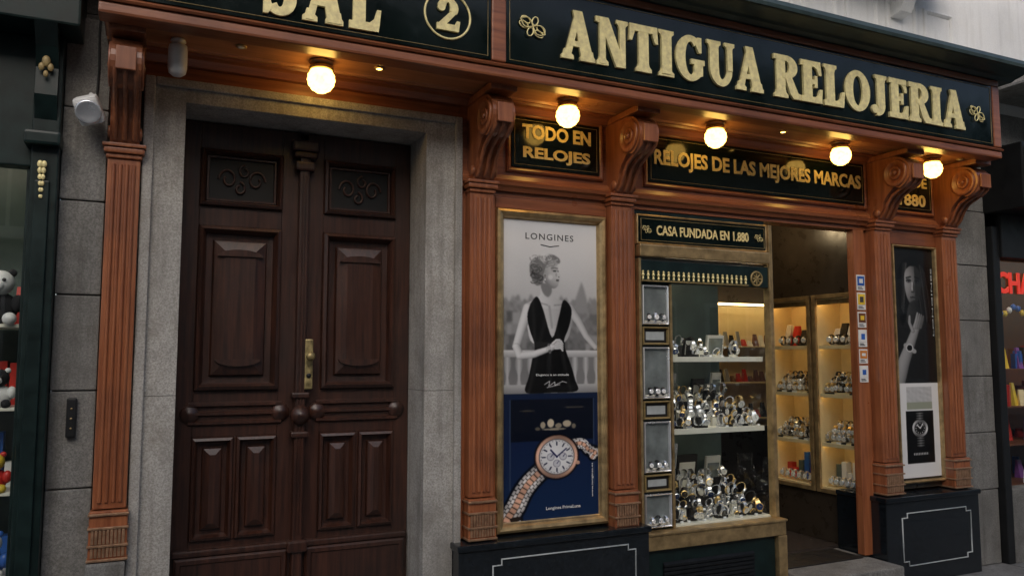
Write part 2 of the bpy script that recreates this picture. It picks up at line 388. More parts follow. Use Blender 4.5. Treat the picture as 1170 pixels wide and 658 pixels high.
box('head_rail',.136,1.33,.33,.36,2.60,2.79,'door',door,.003)
# ================================================================== STOREFRONT
sf=empty('watch_shop_front',(3.5,0,G))
FR=-.45
FX0,FX1=-.225,5.47
box('fascia_backing',FX0+.01,FX1-.01,FR+.03,.0,3.06,3.55,'wood_h',sf,.002)
box('fascia_bottom_rail',FX0,FX1,FR-.012,FR+.10,2.995,3.045,'wood_h',sf,.012)
prof_x('fascia_lower_moulding',[(FR+.03,3.045),(FR-.02,3.047),(FR-.026,3.056),(FR-.012,3.066),(FR+.0,3.074),(FR+.03,3.074)],FX0,FX1,'wood_h',sf)
box('fascia_top_rail',FX0,FX1,FR-.01,FR+.05,3.515,3.56,'wood_h',sf,.008)
for a,b in ((FX0,-.15),(1.52,1.60),(5.39,FX1)):
    box('fascia_stile',a,b,FR-.011,FR+.05,3.075,3.514,'wood_h',sf,.008)
box('soffit_board',FX0+.02,FX1-.02,FR+.10,.0,3.022,3.058,'soffit',sf,.0)
for yy in (-.335,-.12): prof_x('soffit_bead',[(yy-.014,3.023),(yy-.008,3.012),(yy+.008,3.012),(yy+.014,3.023)],FX0+.02,FX1-.02,'soffit',sf)
prof_x('soffit_cove',[(0,3.02),(-.085,3.021),(-.08,3.008),(-.055,3.0),(-.04,2.985),(-.03,2.972),(0,2.97)],-.20,5.45,'wood_h',sf)
for X in (.35,1.0,1.62,2.62,3.62,4.75,5.3):
    lathe('downlight_ring',[(.026,0),(.026,-.006),(.018,-.007)],(X,-.26,3.021),'z','brass',sf,18)
    lathe('downlight_lens',[(.015,-.0075),(.012,-.009)],(X,-.26,3.021),'z','globe' if X in (1.0,2.62,3.62) else 'dial',sf,14)
box('frieze_board',1.53,5.50,.0,.06,2.60,3.02,'wood_h',sf,.002)
box('frieze_board_portal',-.2,1.529,.005,.06,2.903,3.02,'wood_h',sf,.0)
prof_x('frieze_lower_moulding',[(.0,2.52),(-.02,2.52),(-.03,2.54),(-.045,2.55),(-.05,2.57),(-.03,2.585),(-.02,2.61),(0,2.615)],1.53,5.52,'wood_h',sf)
box('lintel_beam',1.53,5.50,.001,.12,2.49,2.60,'wood_h',sf,.003)
def pilaster(x0,x1,zb,nm='pilaster'):
    p=empty(nm,((x0+x1)/2,-.04,zb)); w=x1-x0
    y0=-.065
    box('shaft',x0,x1,y0,.05,zb+.22,2.49,'wood_v',p,.006)
    n=4; g=w*.8/n
    for k in range(n):
        c=x0+w*.1+g*(k+.5)
        prof=[(c+g*.34*math.cos(a),y0+.001-.013*math.sin(a)) for a in np.linspace(0,math.pi,7)]
        vs=[(x,y,zb+.25) for x,y in prof]+[(x,y,2.46) for x,y in prof]
        fs=[(i,i+1,8+i,7+i) for i in range(6)]+[tuple(range(7)),tuple(range(7,14))]
        pyobj('reed',vs,fs,'wood_v',p,False)
    box('capital_neck',x0-.006,x1+.006,y0-.012,.05,2.488,2.508,'wood_v',p,.005)
    box('capital',x0-.016,x1+.016,y0-.026,.05,2.509,2.535,'wood_v',p,.008)
    box('abacus',x0-.022,x1+.022,y0-.034,.05,2.536,2.552,'wood_v',p,.004)
    box('base_block',x0-.008,x1+.008,y0-.02,.05,zb,zb+.215,'wood_v',p,.005)
    for k in range(9):
        c=x0+w*(k+.5)/9
        box('base_reed',c-w*.042,c+w*.042,y0-.028,y0-.019,zb+.075,zb+.135,'bronze',p,.003)
        box('base_reed',c-w*.042,c+w*.042,y0-.026,y0-.019,zb+.02,zb+.062,'bronze',p,.003)
    for zz in (.008,.068,.142,.20): box('base_band',x0-.013,x1+.013,y0-.031,.04,zb+zz-.005,zb+zz+.006,'bronze',p,.003)
    return p
def bracket(x0,x1):
    p=empty('scroll_bracket',((x0+x1)/2,-.2,2.75))
    a,b=x0+.008,x1-.008
    body=[(0,2.553),(-.085,2.553)]
    body+=[(-.088-.05*math.sin(t*math.pi/2)*1.0,2.56+.10*t) for t in np.linspace(0,1,6)]
    body+=[(-.14-.09*t**1.5,2.66+.10*t) for t in np.linspace(.15,1,5)]
    body+=[(-.245+.115*math.cos(R(t)),2.855+.112*math.sin(R(t))) for t in np.linspace(255,85,14)]
    body+=[(-.30,2.985),(0,2.985)]
    prof_x('body',body,a,b,'wood_v',p)
    box('abacus',x0-.005,x1+.005,-.36,.0,2.972,3.008,'wood_v',p,.006)
    box('cheek',a+.02,b-.02,-.375,-.36,2.80,2.90,'wood_v',p,.006)
    for sx,xx in ((-1,a),(1,b)):
        lathe('volute_ring',[(.098,0),(.094,sx*.010),(.074,sx*.011),(.068,sx*.002)],(xx,-.245,2.855),'x','wood_v',p,28)
        lathe('volute_inner',[(.05,0),(.046,sx*.010),(.032,sx*.010),(.028,sx*.003)],(xx,-.245,2.855),'x','wood_v',p,24)
        lathe('volute_eye',[(.018,0),(.015,sx*.014),(.001,sx*.017)],(xx,-.245,2.855),'x','wood_v',p,16)
        lathe('lower_scroll',[(.03,0),(.027,sx*.008),(.001,sx*.012)],(xx,-.085,2.60),'x','wood_v',p,18)
    for k in range(3):
        c=a+(b-a)*(k+.5)/3
        tube('front_rib',[(c,-.364+.02*abs(k-1),2.86),(c,-.345,2.79),(c,-.27,2.745),(c,-.20,2.71),(c,-.16,2.66),(c,-.13,2.60),(c,-.10,2.57)],.011,'wood_v',p)
for (x0,x1,zb) in ((-.185,-.05,.72),(1.565,1.705,.64),(2.46,2.605,.62),(4.63,4.79,.65),(5.33,5.49,.65)):
    pilaster(x0,x1,zb); bracket(x0,x1)
box('portal_pier_base',-.20,-.046,-.10,.05,G,.718,'granite2',sf,.01)
box('wood_bay_back',1.532,2.666,.062,.10,.64,2.49,'wood_v',sf,0)
box('wood_bay_back',4.87,5.53,.062,.099,.65,2.49,'wood_v',sf,0)
box('wood_pier_back',1.535,1.744,.0,.06,.64,2.49,'wood_v',sf,.003)
box('wood_pier_back',2.456,2.665,.0,.06,.62,2.49,'wood_v',sf,.003)
box('wood_pier_back',4.60,4.864,.02,.10,.65,2.49,'wood_v',sf,.003)
box('wood_pier_back',5.336,5.53,.0,.06,.65,2.49,'wood_v',sf,.003)
box('bay_head',1.745,2.455,-.004,.06,2.426,2.489,'wood_h',sf,.004)
box('bay_head',4.865,5.335,-.004,.06,2.412,2.489,'wood_h',sf,.004)
def notched(x0,x1,z0,z1,y,parent,n=.05,r=.0055):
    pts=[(x0+n,z0),(x1-n,z0),(x1-n,z0+n*.6),(x1,z0+n*.6),(x1,z1-n*.6),(x1-n,z1-n*.6),(x1-n,z1),(x0+n,z1),(x0+n,z1-n*.6),(x0,z1-n*.6),(x0,z0+n*.6),(x0+n,z0+n*.6)]
    tube('inlay_line',[(x,y,z) for x,z in pts],r,'line',parent,True)
pl=empty('stone_plinth',(2.05,-.05,G))
box('block',1.49,2.655,-.12,.10,G,.60,'black',pl,.006)
box('cap',1.48,2.665,-.135,.10,.601,.635,'black',pl,.008)
notched(1.68,2.56,.18,.545,-.122,pl)
pl=empty('stone_plinth',(5.0,-.05,G))
box('block',4.57,5.52,-.12,.30,G,.61,'black',pl,.006)
box('cap',4.56,5.53,-.135,.30,.611,.645,'black',pl,.008)
notched(4.72,5.42,.18,.53,-.122,pl)
def sign_panel(name,x0,x1,z0,z1,y,mat='green',line=True,fr='golddark'):
    s=empty(name,((x0+x1)/2,y,(z0+z1)/2))
    box('panel',x0,x1,y-.006,y+.02,z0,z1,mat,s,.002)
    if line:
        i=.018
        tube('gold_line',[(x0+i,y-.007,z0+i),(x1-i,y-.007,z0+i),(x1-i,y-.007,z1-i),(x0+i,y-.007,z1-i)],.0022,fr,s,True)
    return s
def knot(cx,cz,y,s,parent,mat='gold'):
    c,sn=math.cos(R(-25)),math.sin(R(-25))
    def rot(px,pz): return (cx+s*(px*c-pz*sn),cz+s*(px*sn+pz*c))
    for k,(dx,dz,rx,rz) in enumerate(((-.75,.25,.42,.26),(-.75,-.25,.42,.26),(.75,.25,.42,.26),(.75,-.25,.42,.26),(0,.55,.26,.38),(0,-.55,.26,.38))):
        pts=[]
        for a in np.linspace(0,2*math.pi,18,endpoint=False):
            X,Z=rot(dx+rx*math.cos(a),dz+rz*math.sin(a)); pts.append((X,y-.0015*k,Z))
        tube('knot_loop',pts,s*.06,mat,parent,True)
    for sg in (1,-1):
        pts=[]
        for t in np.linspace(-1,1,24):
            X,Z=rot(1.25*t,sg*.42*math.sin(t*math.pi)); pts.append((X,y-.010,Z))
        tube('knot_strand',pts,s*.055,mat,parent)
s1=sign_panel('street_name_sign',-.148,1.518,3.077,3.513,FR)
glyph_text('letters','SAL',.415,.945,3.115,3.385,FR-.006,'gold',s1,.16)
tube('number_ring',[(1.285+.118*math.cos(a),FR-.009,3.262+.118*math.sin(a)) for a in np.linspace(0,2*math.pi,48,endpoint=False)],.006,'gold',s1,True)
glyph_text('number','2',1.225,1.345,3.185,3.345,FR-.006,'gold',s1)
knot(.10,3.27,FR-.012,.055,s1)
s2=sign_panel('shop_name_sign',1.602,5.388,3.077,3.513,FR)
glyph_text('letters_word','ANTIGUA',1.915,3.27,3.155,3.41,FR-.006,'gold',s2,.06)
glyph_text('letters_word','RELOJERIA',3.36,5.07,3.155,3.41,FR-.006,'gold',s2,.06)
knot(1.745,3.285,FR-.012,.062,s2); knot(5.21,3.285,FR-.012,.062,s2)
s3=sign_panel('frieze_sign',1.835,2.41,2.665,2.96,-.012)
text_fit('text','TODO EN',1.90,2.35,2.835,2.92,-.019,'goldtext',s3,.035)
text_fit('text','RELOJES',1.905,2.345,2.705,2.79,-.019,'goldtext',s3,.035)
s4=sign_panel('frieze_sign',2.76,4.60,2.665,2.96,-.012)
text_fit('text','RELOJES DE LAS MEJORES MARCAS',2.80,4.565,2.75,2.875,-.019,'goldtext',s4,.03)
s5=sign_panel('frieze_sign',4.84,5.30,2.665,2.96,-.012)
text_fit('text','DESDE',4.89,5.25,2.84,2.92,-.019,'goldtext',s5,.03)
text_fit('text','1880',4.95,5.23,2.70,2.79,-.019,'goldtext',s5,.03)
for a,b in ((1.835,2.41),(2.76,4.60),(4.84,5.30)):
    nested('frieze_panel_frame',a-.03,b+.03,2.635,2.99,[(0,0),(.002,-.014),(.012,-.022),(.022,-.018),(.03,-.010)],'wood_h',sf,False)
co=empty('cornice',(2.6,-.3,3.6))
prof_x('slab',[(0,3.562),(-.47,3.562),(-.50,3.575),(-.53,3.58),(-.60,3.60),(-.62,3.605),(-.62,3.635),(-.60,3.645),(0,3.69)],-.4,5.60,'slab',co)
prof_x('gutter_lip',[(-.621,3.600),(-.64,3.600),(-.645,3.62),(-.635,3.65),(-.621,3.65)],-.4,5.62,'slab',co)
def globe_lamp(x,y=-.22):
    p=empty('globe_lamp',(x,y,2.95)); zc=2.932
    lathe('ceiling_plate',[(.055,3.021),(.06,3.012),(.05,3.002),(.035,2.998)],(x,y,0),'z','brass',p,24)
    lathe('gallery',[(.045,2.999),(.058,2.992),(.06,2.982),(.052,2.976)],(x,y,0),'z','brass',p,24)
    pr=[]
    for k in range(15):
        a=R(62-k*152/14); rr=.066*(1+.02*math.cos(k*math.pi))
        pr.append((max(.001,rr*math.cos(a)),zc+rr*math.sin(a)))
    lathe('globe',pr,(x,y,0),'z','globe',p,28)
for x in (.725,2.085,3.115,4.16,5.055): globe_lamp(x)
cam_=empty('security_camera',(.085,-.22,2.9))
lathe('mount',[(.03,3.021),(.034,3.01),(.02,3.0)],(.085,-.22,0),'z','white',cam_,20)
lathe('housing',[(.02,3.0),(.038,2.992),(.041,2.97),(.041,2.89),(.036,2.865),(.02,2.852),(.001,2.85)],(.085,-.22,0),'z','white',cam_,24)
fl=empty('floodlight',(-.26,-.15,2.67))
RT=Matrix.Rotation(R(25),4,'X')@Matrix.Rotation(R(-20),4,'Y')
b=box('housing',-.05,.05,-.045,.045,-.06,.06,'white',fl,.018); b.matrix_parent_inverse=Matrix.Identity(4); b.matrix_basis=RT
for k in range(5):
    b=box('cooling_fin',-.045+k*.02,-.040+k*.02,.044,.06,-.05,.05,'white',fl,.001); b.matrix_parent_inverse=Matrix.Identity(4); b.matrix_basis=RT
l=lathe('lens',[(.05,0),(.052,-.012),(.044,-.016),(.036,-.010),(.001,-.012)],(0,-.045,0),'y','steel',fl,28); l.matrix_parent_inverse=Matrix.Identity(4); l.matrix_basis=RT
tube('bracket_arm',[(-.26,0,2.76),(-.26,-.08,2.76),(-.26,-.13,2.71)],.01,'white',fl)
tube('cable',[(-.24,-.035,2.76),(-.235,-.035,2.9),(-.24,-.035,3.05),(-.235,-.035,3.3)],.005,'iron',fl)
# ================================================================== POSTERS
def srgb2lin(a): return np.where(a<=.04045,a/12.92,((a+.055)/1.055)**2.4)
def smoothnoise(U,V,s,seed):
    r=np.random.default_rng(seed); out=np.zeros_like(U)
    for k in range(7):
        a=r.uniform(0,2*math.pi); f=s*r.uniform(.5,1.8); out+=np.sin((U*math.cos(a)+V*math.sin(a))*f+r.uniform(0,6))
    return out/7
def inpoly(U,V,pts):
    m=np.zeros(U.shape,bool); n=len(pts)
    for i in range(n):
        x1,y1=pts[i];x2,y2=pts[(i+1)%n]
        if y1==y2: continue
        c=((y1>V)!=(y2>V))&(U<(x2-x1)*(V-y1)/(y2-y1)+x1); m^=c
    return m
def spl(pts,n=6):
    out=[];L=len(pts)
    for i in range(L):
        p0,p1,p2,p3=[np.array(pts[(i+k-1)%L],float) for k in range(4)]
        for t in np.linspace(0,1,n,endpoint=False):
            out.append(tuple(.5*((2*p1)+(-p0+p2)*t+(2*p0-5*p1+4*p2-p3)*t*t+(-p0+3*p1-3*p2+p3)*t**3)))
    return out
def blur(A,n):
    for _ in range(n):
        for ax in (0,1):
            p=np.pad(A,[(1,1) if k==ax else (0,0) for k in range(A.ndim)],mode='edge')
            s0=[slice(None)]*A.ndim;s1=list(s0);s2=list(s0)
            s0[ax]=slice(0,-2);s1[ax]=slice(1,-1);s2[ax]=slice(2,None)
            A=.25*p[tuple(s0)]+.5*p[tuple(s1)]+.25*p[tuple(s2)]
    return A
def seg(U,V,a,b):
    ax,ay=a;bx,by=b; dx,dy=bx-ax,by-ay; t=np.clip(((U-ax)*dx+(V-ay)*dy)/(dx*dx+dy*dy),0,1)
    return np.hypot(U-ax-t*dx,V-ay-t*dy),t
def lay(I,m,val,soft=1):
    a=blur(m.astype(float),soft) if soft else m.astype(float)
    val=np.full(m.shape,val,float) if np.isscalar(val) else val
    for k in range(3): I[...,k]=I[...,k]*(1-a)+val*a
def layc(I,m,c,soft=0):
    a=blur(m.astype(float),soft) if soft else m.astype(float)
    for k in range(3): I[...,k]=I[...,k]*(1-a)+c[k]*a
def limb(I,U,V,pts,rs,base,shade=.3,soft=1):
    best=np.full(U.shape,9.0); side=np.zeros(U.shape)
    for i in range(len(pts)-1):
        a,b=pts[i],pts[i+1]
        d,t=seg(U,V,a,b); r=rs[i]+(rs[i+1]-rs[i])*t; q=d/r
        ux=(U-(a[0]+(b[0]-a[0])*t))/r; uy=(V-(a[1]+(b[1]-a[1])*t))/r
        k=q<best; best=np.where(k,q,best); side=np.where(k,ux*.8+uy*.5,side)
    m=best<1; nz=np.sqrt(np.clip(1-best**2,0,1))
    lay(I,m,base*(.62+.38*np.clip(nz*.9-side*.45,0,1.1)),soft)
def ell(U,V,cx,cy,rx,ry): return ((U-cx)/rx)**2+((V-cy)/ry)**2
def dome(U,V,cx,cy,rx,ry,dx=-.4,dy=-.4):
    x=(U-cx)/rx;y=(V-cy)/ry; nz=np.sqrt(np.clip(1-x*x-y*y,0,1)); return np.clip(.75*nz+dx*x+dy*y,-.3,1.1)
def poster_mesh(name,x0,x1,z0,z1,y,nx,ny,U0,U1,V0,V1,paint,parent):
    us=np.linspace(U0,U1,nx); vv=np.linspace(V0,V1,ny); U,V=np.meshgrid(us,vv)
    I=np.zeros((ny,nx,3)); paint(I,U,V); I=np.clip(I,0,1)
    xs=np.linspace(x0,x1,nx); zs=np.linspace(z1,z0,ny); X,Z=np.meshgrid(xs,zs)
    co=np.stack([X,np.full_like(X,y),Z],-1).reshape(-1,3)
    idx=np.arange(nx*ny).reshape(ny,nx)
    f=np.stack([idx[:-1,:-1],idx[1:,:-1],idx[1:,1:],idx[:-1,1:]],-1).reshape(-1,4)
    me=bpy.data.meshes.new(name); me.vertices.add(len(co)); me.vertices.foreach_set('co',co.ravel())
    me.loops.add(f.size); me.loops.foreach_set('vertex_index',f.ravel().astype(np.int32))
    me.polygons.add(len(f)); me.polygons.foreach_set('loop_start',np.arange(0,f.size,4,dtype=np.int32))
    me.update(calc_edges=True)
    ca=me.color_attributes.new('Print','FLOAT_COLOR','POINT')
    lin=np.concatenate([srgb2lin(I).reshape(-1,3)*.9,np.ones((len(co),1))],1); ca.data.foreach_set('color',lin.ravel())
    return mkobj(name,me,parent,'print')
m,nt,b_=new_mat('printed_poster'); at=nt.nodes.new('ShaderNodeAttribute'); at.attribute_name='Print'
nt.links.new(at.outputs['Color'],b_.inputs['Base Color']); b_.inputs['Roughness'].default_value=.3; b_.inputs['Specular IOR Level'].default_value=.3
b_.inputs['Coat Weight'].default_value=.35; b_.inputs['Coat Roughness'].default_value=.02
M['print']=m
def paint1(I,U,V):
    n1=smoothnoise(U,V,.12,1); n2=smoothnoise(U,V,.6,2); n3=smoothnoise(U*2,V,.9,5); gr=np.random.default_rng(1).normal(0,1,U.shape)
    g=.93-.15*np.clip((V-270)/70,0,1)+.02*n1; lay(I,V<1e9,g,0)
    sky=340+3*np.sin(U*.35)+2*np.sin(U*.9+1)
    lay(I,V>sky,.60-.16*np.clip((V-342)/55,0,1)+.10*n3+.06*n2,2)
    lay(I,inpoly(U,V,[(657,340),(661,328),(664.5,318),(668,328),(671,340),(671,356),(657,356)]),.60,3)
    r=np.random.default_rng(3)
    for k in range(46):
        x=r.uniform(574,684); y=r.uniform(350,398); w=r.uniform(2,7); h=r.uniform(2,9)
        lay(I,(abs(U-x)<w)&(abs(V-y)<h),r.uniform(.36,.66),3)
    I[:]=blur(I,10)
    lay(I,V>406,.50+.05*n1,2)
    for x in range(578,690,13):
        m=(np.abs(U-x)<3.0+1.6*np.sin((V-409)*.20))&(V>408)&(V<444); lay(I,m,.78-.06*np.abs(U-x),2)
    lay(I,(V>401)&(V<409),.88-.03*(V-401),1); lay(I,V>441,.74-.02*(V-441),1)
    tor=spl([(597,356),(600,347),(609,341),(615.5,335),(616,322),(627,323),(628.5,334),(636,340),(648,343.5),(655,352),(652,372),(645,390),(626,394),(606,392),(600,372)])
    sh=.86-.22*np.clip((U-616)/40,0,1)-.03*((V>352)&(V<372))
    lay(I,inpoly(U,V,tor),sh,1)
    lay(I,inpoly(U,V,spl([(616.5,322),(627.5,324),(628.5,333),(624,338),(618,332)])),.52,4)
    lay(I,(seg(U,V,(611,344),(624,347.5))[0]<.8),.64,2); lay(I,(seg(U,V,(632,347.5),(645,346))[0]<.8),.60,2)
    lay(I,(seg(U,V,(626,349),(629,374))[0]<1.3),.66,3)
    limb(I,U,V,[(602,352),(595,372),(588,396)],[6.6,5.2,4.3],.91)
    limb(I,U,V,[(650,351),(661,367),(670,384),(681,397)],[5.8,4.6,3.8,3.2],.84)
    dr=spl([(607,342),(612.5,338.5),(619,354),(629,386),(637,362),(642,342),(648,344),(652.5,354),(649,373),(643,390),(646,404),(651,418),(656,436),(658,449),(628,450.5),(599,450),(602,432),(606,412),(609,396),(603.5,378),(600.5,362),(603,350)],4)
    dm=inpoly(U,V,dr)&(V<451)
    fold=.07*np.exp(-((U-613+(V-400)*.22)/2.4)**2)+.06*np.exp(-((U-640-(V-400)*.22)/2.2)**2)+.04*np.exp(-((U-626)/3)**2)*(V>405)+.08*np.exp(-((U-608-(V-370)*.05)/2.2)**2)*(V<392)
    lay(I,dm,.065+fold+.012*n2,1)
    lay(I,(V>391)&(V<398)&(U>609)&(U<644),.15,1)
    limb(I,U,V,[(588,397),(592,407),(608,405.5),(626,399)],[4.4,4.5,4.2,3.1],.93)
    limb(I,U,V,[(626,399),(632,395),(637,393)],[3.8,3.9,2.8],.91)
    for k in range(4): limb(I,U,V,[(633,391.5+k*2.4),(639.5,390+k*2.7),(641.5,393.5+k*2.6)],[1.5,1.35,1.1],.88,.35,0)
    limb(I,U,V,[(630,393),(634,389),(638,388.5)],[1.7,1.4,1.1],.90,.3,0)
    lay(I,(seg(U,V,(625,394.5),(626.5,403.5))[0]<1.5),.40,0); lay(I,ell(U,V,625.5,398,2.4,2.4)<1,.78,0)
    # hair: loose blonde up-do, irregular outline made of many curls
    hair=spl([(608,322),(605,315),(603,307),(604,298),(609,292),(616,289),(622,290),(628,287),(634,288.5),(638.5,292.5),(638,297),(632,298.5),(626,301.5),(622,306),(620.5,313),(618.5,320),(613,325)])
    lay(I,inpoly(U,V,hair),.50+.04*n2,2)
    face=spl([(621.5,303),(625,298.5),(631,296.5),(635.8,298.5),(636.9,303),(637.1,307),(639.7,311.8),(638.1,313.2),(638.7,315.4),(637.7,317.0),(638.2,318.8),(636.8,320.6),(636.2,323.8),(632.5,327.3),(627,326.3),(621.5,321),(619,313)],4)
    fm=inpoly(U,V,face)
    lay(I,fm,.52+.38*dome(U,V,632,310,15,18,.28,-.2),1)
    lay(I,fm&inpoly(U,V,spl([(618,313),(623.5,320),(630,327.5),(623,328),(617,321)])),.54,5)
    lay(I,ell(U,V,632,305.6,4,2.2)<1,.68,3)
    lay(I,(seg(U,V,(628.3,303.6),(632,302.4))[0]<.55)|(seg(U,V,(632,302.4),(636,303.3))[0]<.5),.36,1)
    lay(I,ell(U,V,632.4,306.8,1.9,.85)<1,.15,0); lay(I,ell(U,V,636.5,306.6,.8,.8)<1,.30,0)
    lay(I,ell(U,V,635.9,317.0,2.0,.75)<1,.34,0); lay(I,ell(U,V,635.6,318.3,1.9,.7)<1,.44,0); lay(I,ell(U,V,637.3,313.5,1.0,.5)<1,.45,0)
    lay(I,ell(U,V,627.5,314,3,3.2)<1,.86,6); lay(I,ell(U,V,634.2,311,1.0,2.4)<1,.66,2)
    lay(I,ell(U,V,621,312.5,1.8,3.2)<1,.70,1); lay(I,ell(U,V,621.1,312.8,.8,1.8)<1,.45,1); lay(I,ell(U,V,621,317.2,.9,.9)<1,.98,0)
    rr_=np.random.default_rng(12)
    def curl(cx,cy,rad,a0,da,val,w=.45):
        pts=[(cx+rad*math.cos(a0+da*t),cy+rad*.8*math.sin(a0+da*t)) for t in np.linspace(0,1,6)]
        mk=np.zeros(U.shape,bool)
        for a,b in zip(pts[:-1],pts[1:]): mk|=seg(U,V,a,b)[0]<w
        lay(I,mk,val,1)
    for k in range(95):
        t=rr_.uniform(0,1)
        if rr_.random()<.6: cx,cy=606+28*t,295.5-3*math.sin(t*3.1)+rr_.uniform(-3.5,4)
        else: cx,cy=607.5+9*rr_.random(),300+22*t
        lift=np.clip((308-cy)/18,0,1)
        curl(cx,cy,rr_.uniform(1.8,4.6),rr_.uniform(0,6.3),rr_.uniform(1.6,3.4),float(np.clip(.36+.42*lift+rr_.uniform(-.20,.16),.2,.95)),rr_.uniform(.3,.6))
    for k in range(7):
        lay(I,(seg(U,V,(622+k*.5,305-k*1.3),(631+k*.8,298.2-k*.9))[0]<.45),.78-.12*(k%3),1)
    for a,b in (((620,441),(626,437)),((626,437),(625,443)),((625,443),(632,438)),((632,438),(632,442)),((632,442),(641,437.5)),((641,437.5),(646,439)),((623,444.5),(638,441))):
        lay(I,seg(U,V,a,b)[0]<.38,.9,0)
    for k in range(3): I[...,k]+=gr*.008
    m=V>451; I[m]=(.085,.14,.25)
    I[...,2][m]+= .07*np.clip((V[m]-451)/140,0,1); I[...,1][m]+=.04*np.clip((V[m]-500)/100,0,1)
    layc(I,(U>581)&(U<678)&(V>458)&(V<506),(.035,.06,.12),2)
    layc(I,((abs(U-581)<.6)|(abs(U-678)<.6))&(V>458)&(V<560),(.22,.28,.38))
    for x,y,rx,ry,v in ((618,488,3,4,.7),(627,486,4,5,.85),(636,489,4,3,.6),(646,487,5,4,.75),(654,490,2.5,3,.5),(631,493,14,1.2,.65),(612,492,3,2,.4),(600,471,9,.8,.3),(655,468,12,.8,.35)):
        layc(I,ell(U,V,x,y,rx,ry)<1,(v,v*.93,v*.8),2)
    path=spl([(582,594),(588,577),(599,557),(616,540),(634,525),(650,514),(663,511),(671,519),(673,530)],8)[:64]
    L=0;best=np.full(U.shape,99.);T=np.zeros(U.shape); sd=np.zeros(U.shape)
    for i in range(len(path)-1):
        a,b=path[i],path[i+1]; ln=math.hypot(b[0]-a[0],b[1]-a[1])
        if ln<1e-6: continue
        d,t=seg(U,V,a,b); k=d<best
        cr=((b[0]-a[0])*(V-a[1])-(b[1]-a[1])*(U-a[0]))/ln
        best=np.where(k,d,best);T=np.where(k,L+t*ln,T);sd=np.where(k,cr,sd);L+=ln
    wd=np.where(T<75,11.0-.02*T,9.5-(T-75)*.06); q=np.abs(sd)/wd
    layc(I,(best<wd+2.5)&(V>512),(.03,.05,.10),4)
    ph=(T/6.0+.5*((q>.36)&(q<.70)))%1.0
    lk=np.abs(ph-.5)*2; col=.93-.55*(lk>.86)-.20*lk**2-.30*np.clip((q-.72)/.3,0,1)-.35*(np.abs(q-.36)<.035)-.35*(np.abs(q-.70)<.035)+.08*np.sin(T*.25)
    m=best<wd; rg=(q<.36)
    for k,(c1,c2) in enumerate(((1,1),(.98,.78),(.97,.66))):
        I[...,k]=np.where(m,np.where(rg,col*c2,col*c1),I[...,k])
    cx,cy=634,525; d=np.hypot(U-cx,(V-cy)); an=np.arctan2(V-cy,U-cx)
    layc(I,d<26.5,(.03,.04,.08),3)
    layc(I,d<25,(.50,.36,.30)); m=d<24
    for k,cc in enumerate((1,.80,.69)): I[...,k][m]=(cc*(.80+.2*np.sin(an*2+1.2)))[m]
    layc(I,d<20.8,(.45,.42,.42)); layc(I,d<19.6,(.95,.95,.95)); m=d<19.4
    for k in range(3): I[...,k][m]=(.96-.06*(d/19.4)**2+.015*np.sin(an*2))[m]
    layc(I,(d<18.6)&(d>18.0)&(np.sin(an*30)>0),(.4,.4,.45))
    for k in range(12):
        a=k*math.pi/6; layc(I,seg(U,V,(cx+13.5*math.cos(a),cy+13.5*math.sin(a)),(cx+16.8*math.cos(a),cy+16.8*math.sin(a)))[0]<.75,(.12,.14,.25))
    for dx,dy in ((-7.2,0),(0,7.8),(7.2,0)):
        dd=np.hypot(U-cx-dx,V-cy-dy); layc(I,dd<4.4,(.84,.84,.86)); layc(I,(dd<4.4)&(dd>3.7),(.55,.55,.6)); layc(I,seg(U,V,(cx+dx,cy+dy),(cx+dx+2,cy+dy-2.4))[0]<.4,(.1,.1,.3))
    layc(I,seg(U,V,(cx,cy),(cx-7,cy-8))[0]<.9,(.08,.1,.3)); layc(I,seg(U,V,(cx,cy),(cx+11,cy-9))[0]<.7,(.08,.1,.3)); layc(I,d<1.3,(.1,.1,.3))
    layc(I,ell(U,V,658.5,533,2.6,2.2)<1,(.85,.66,.56))
    I[:]=blur(I,1)
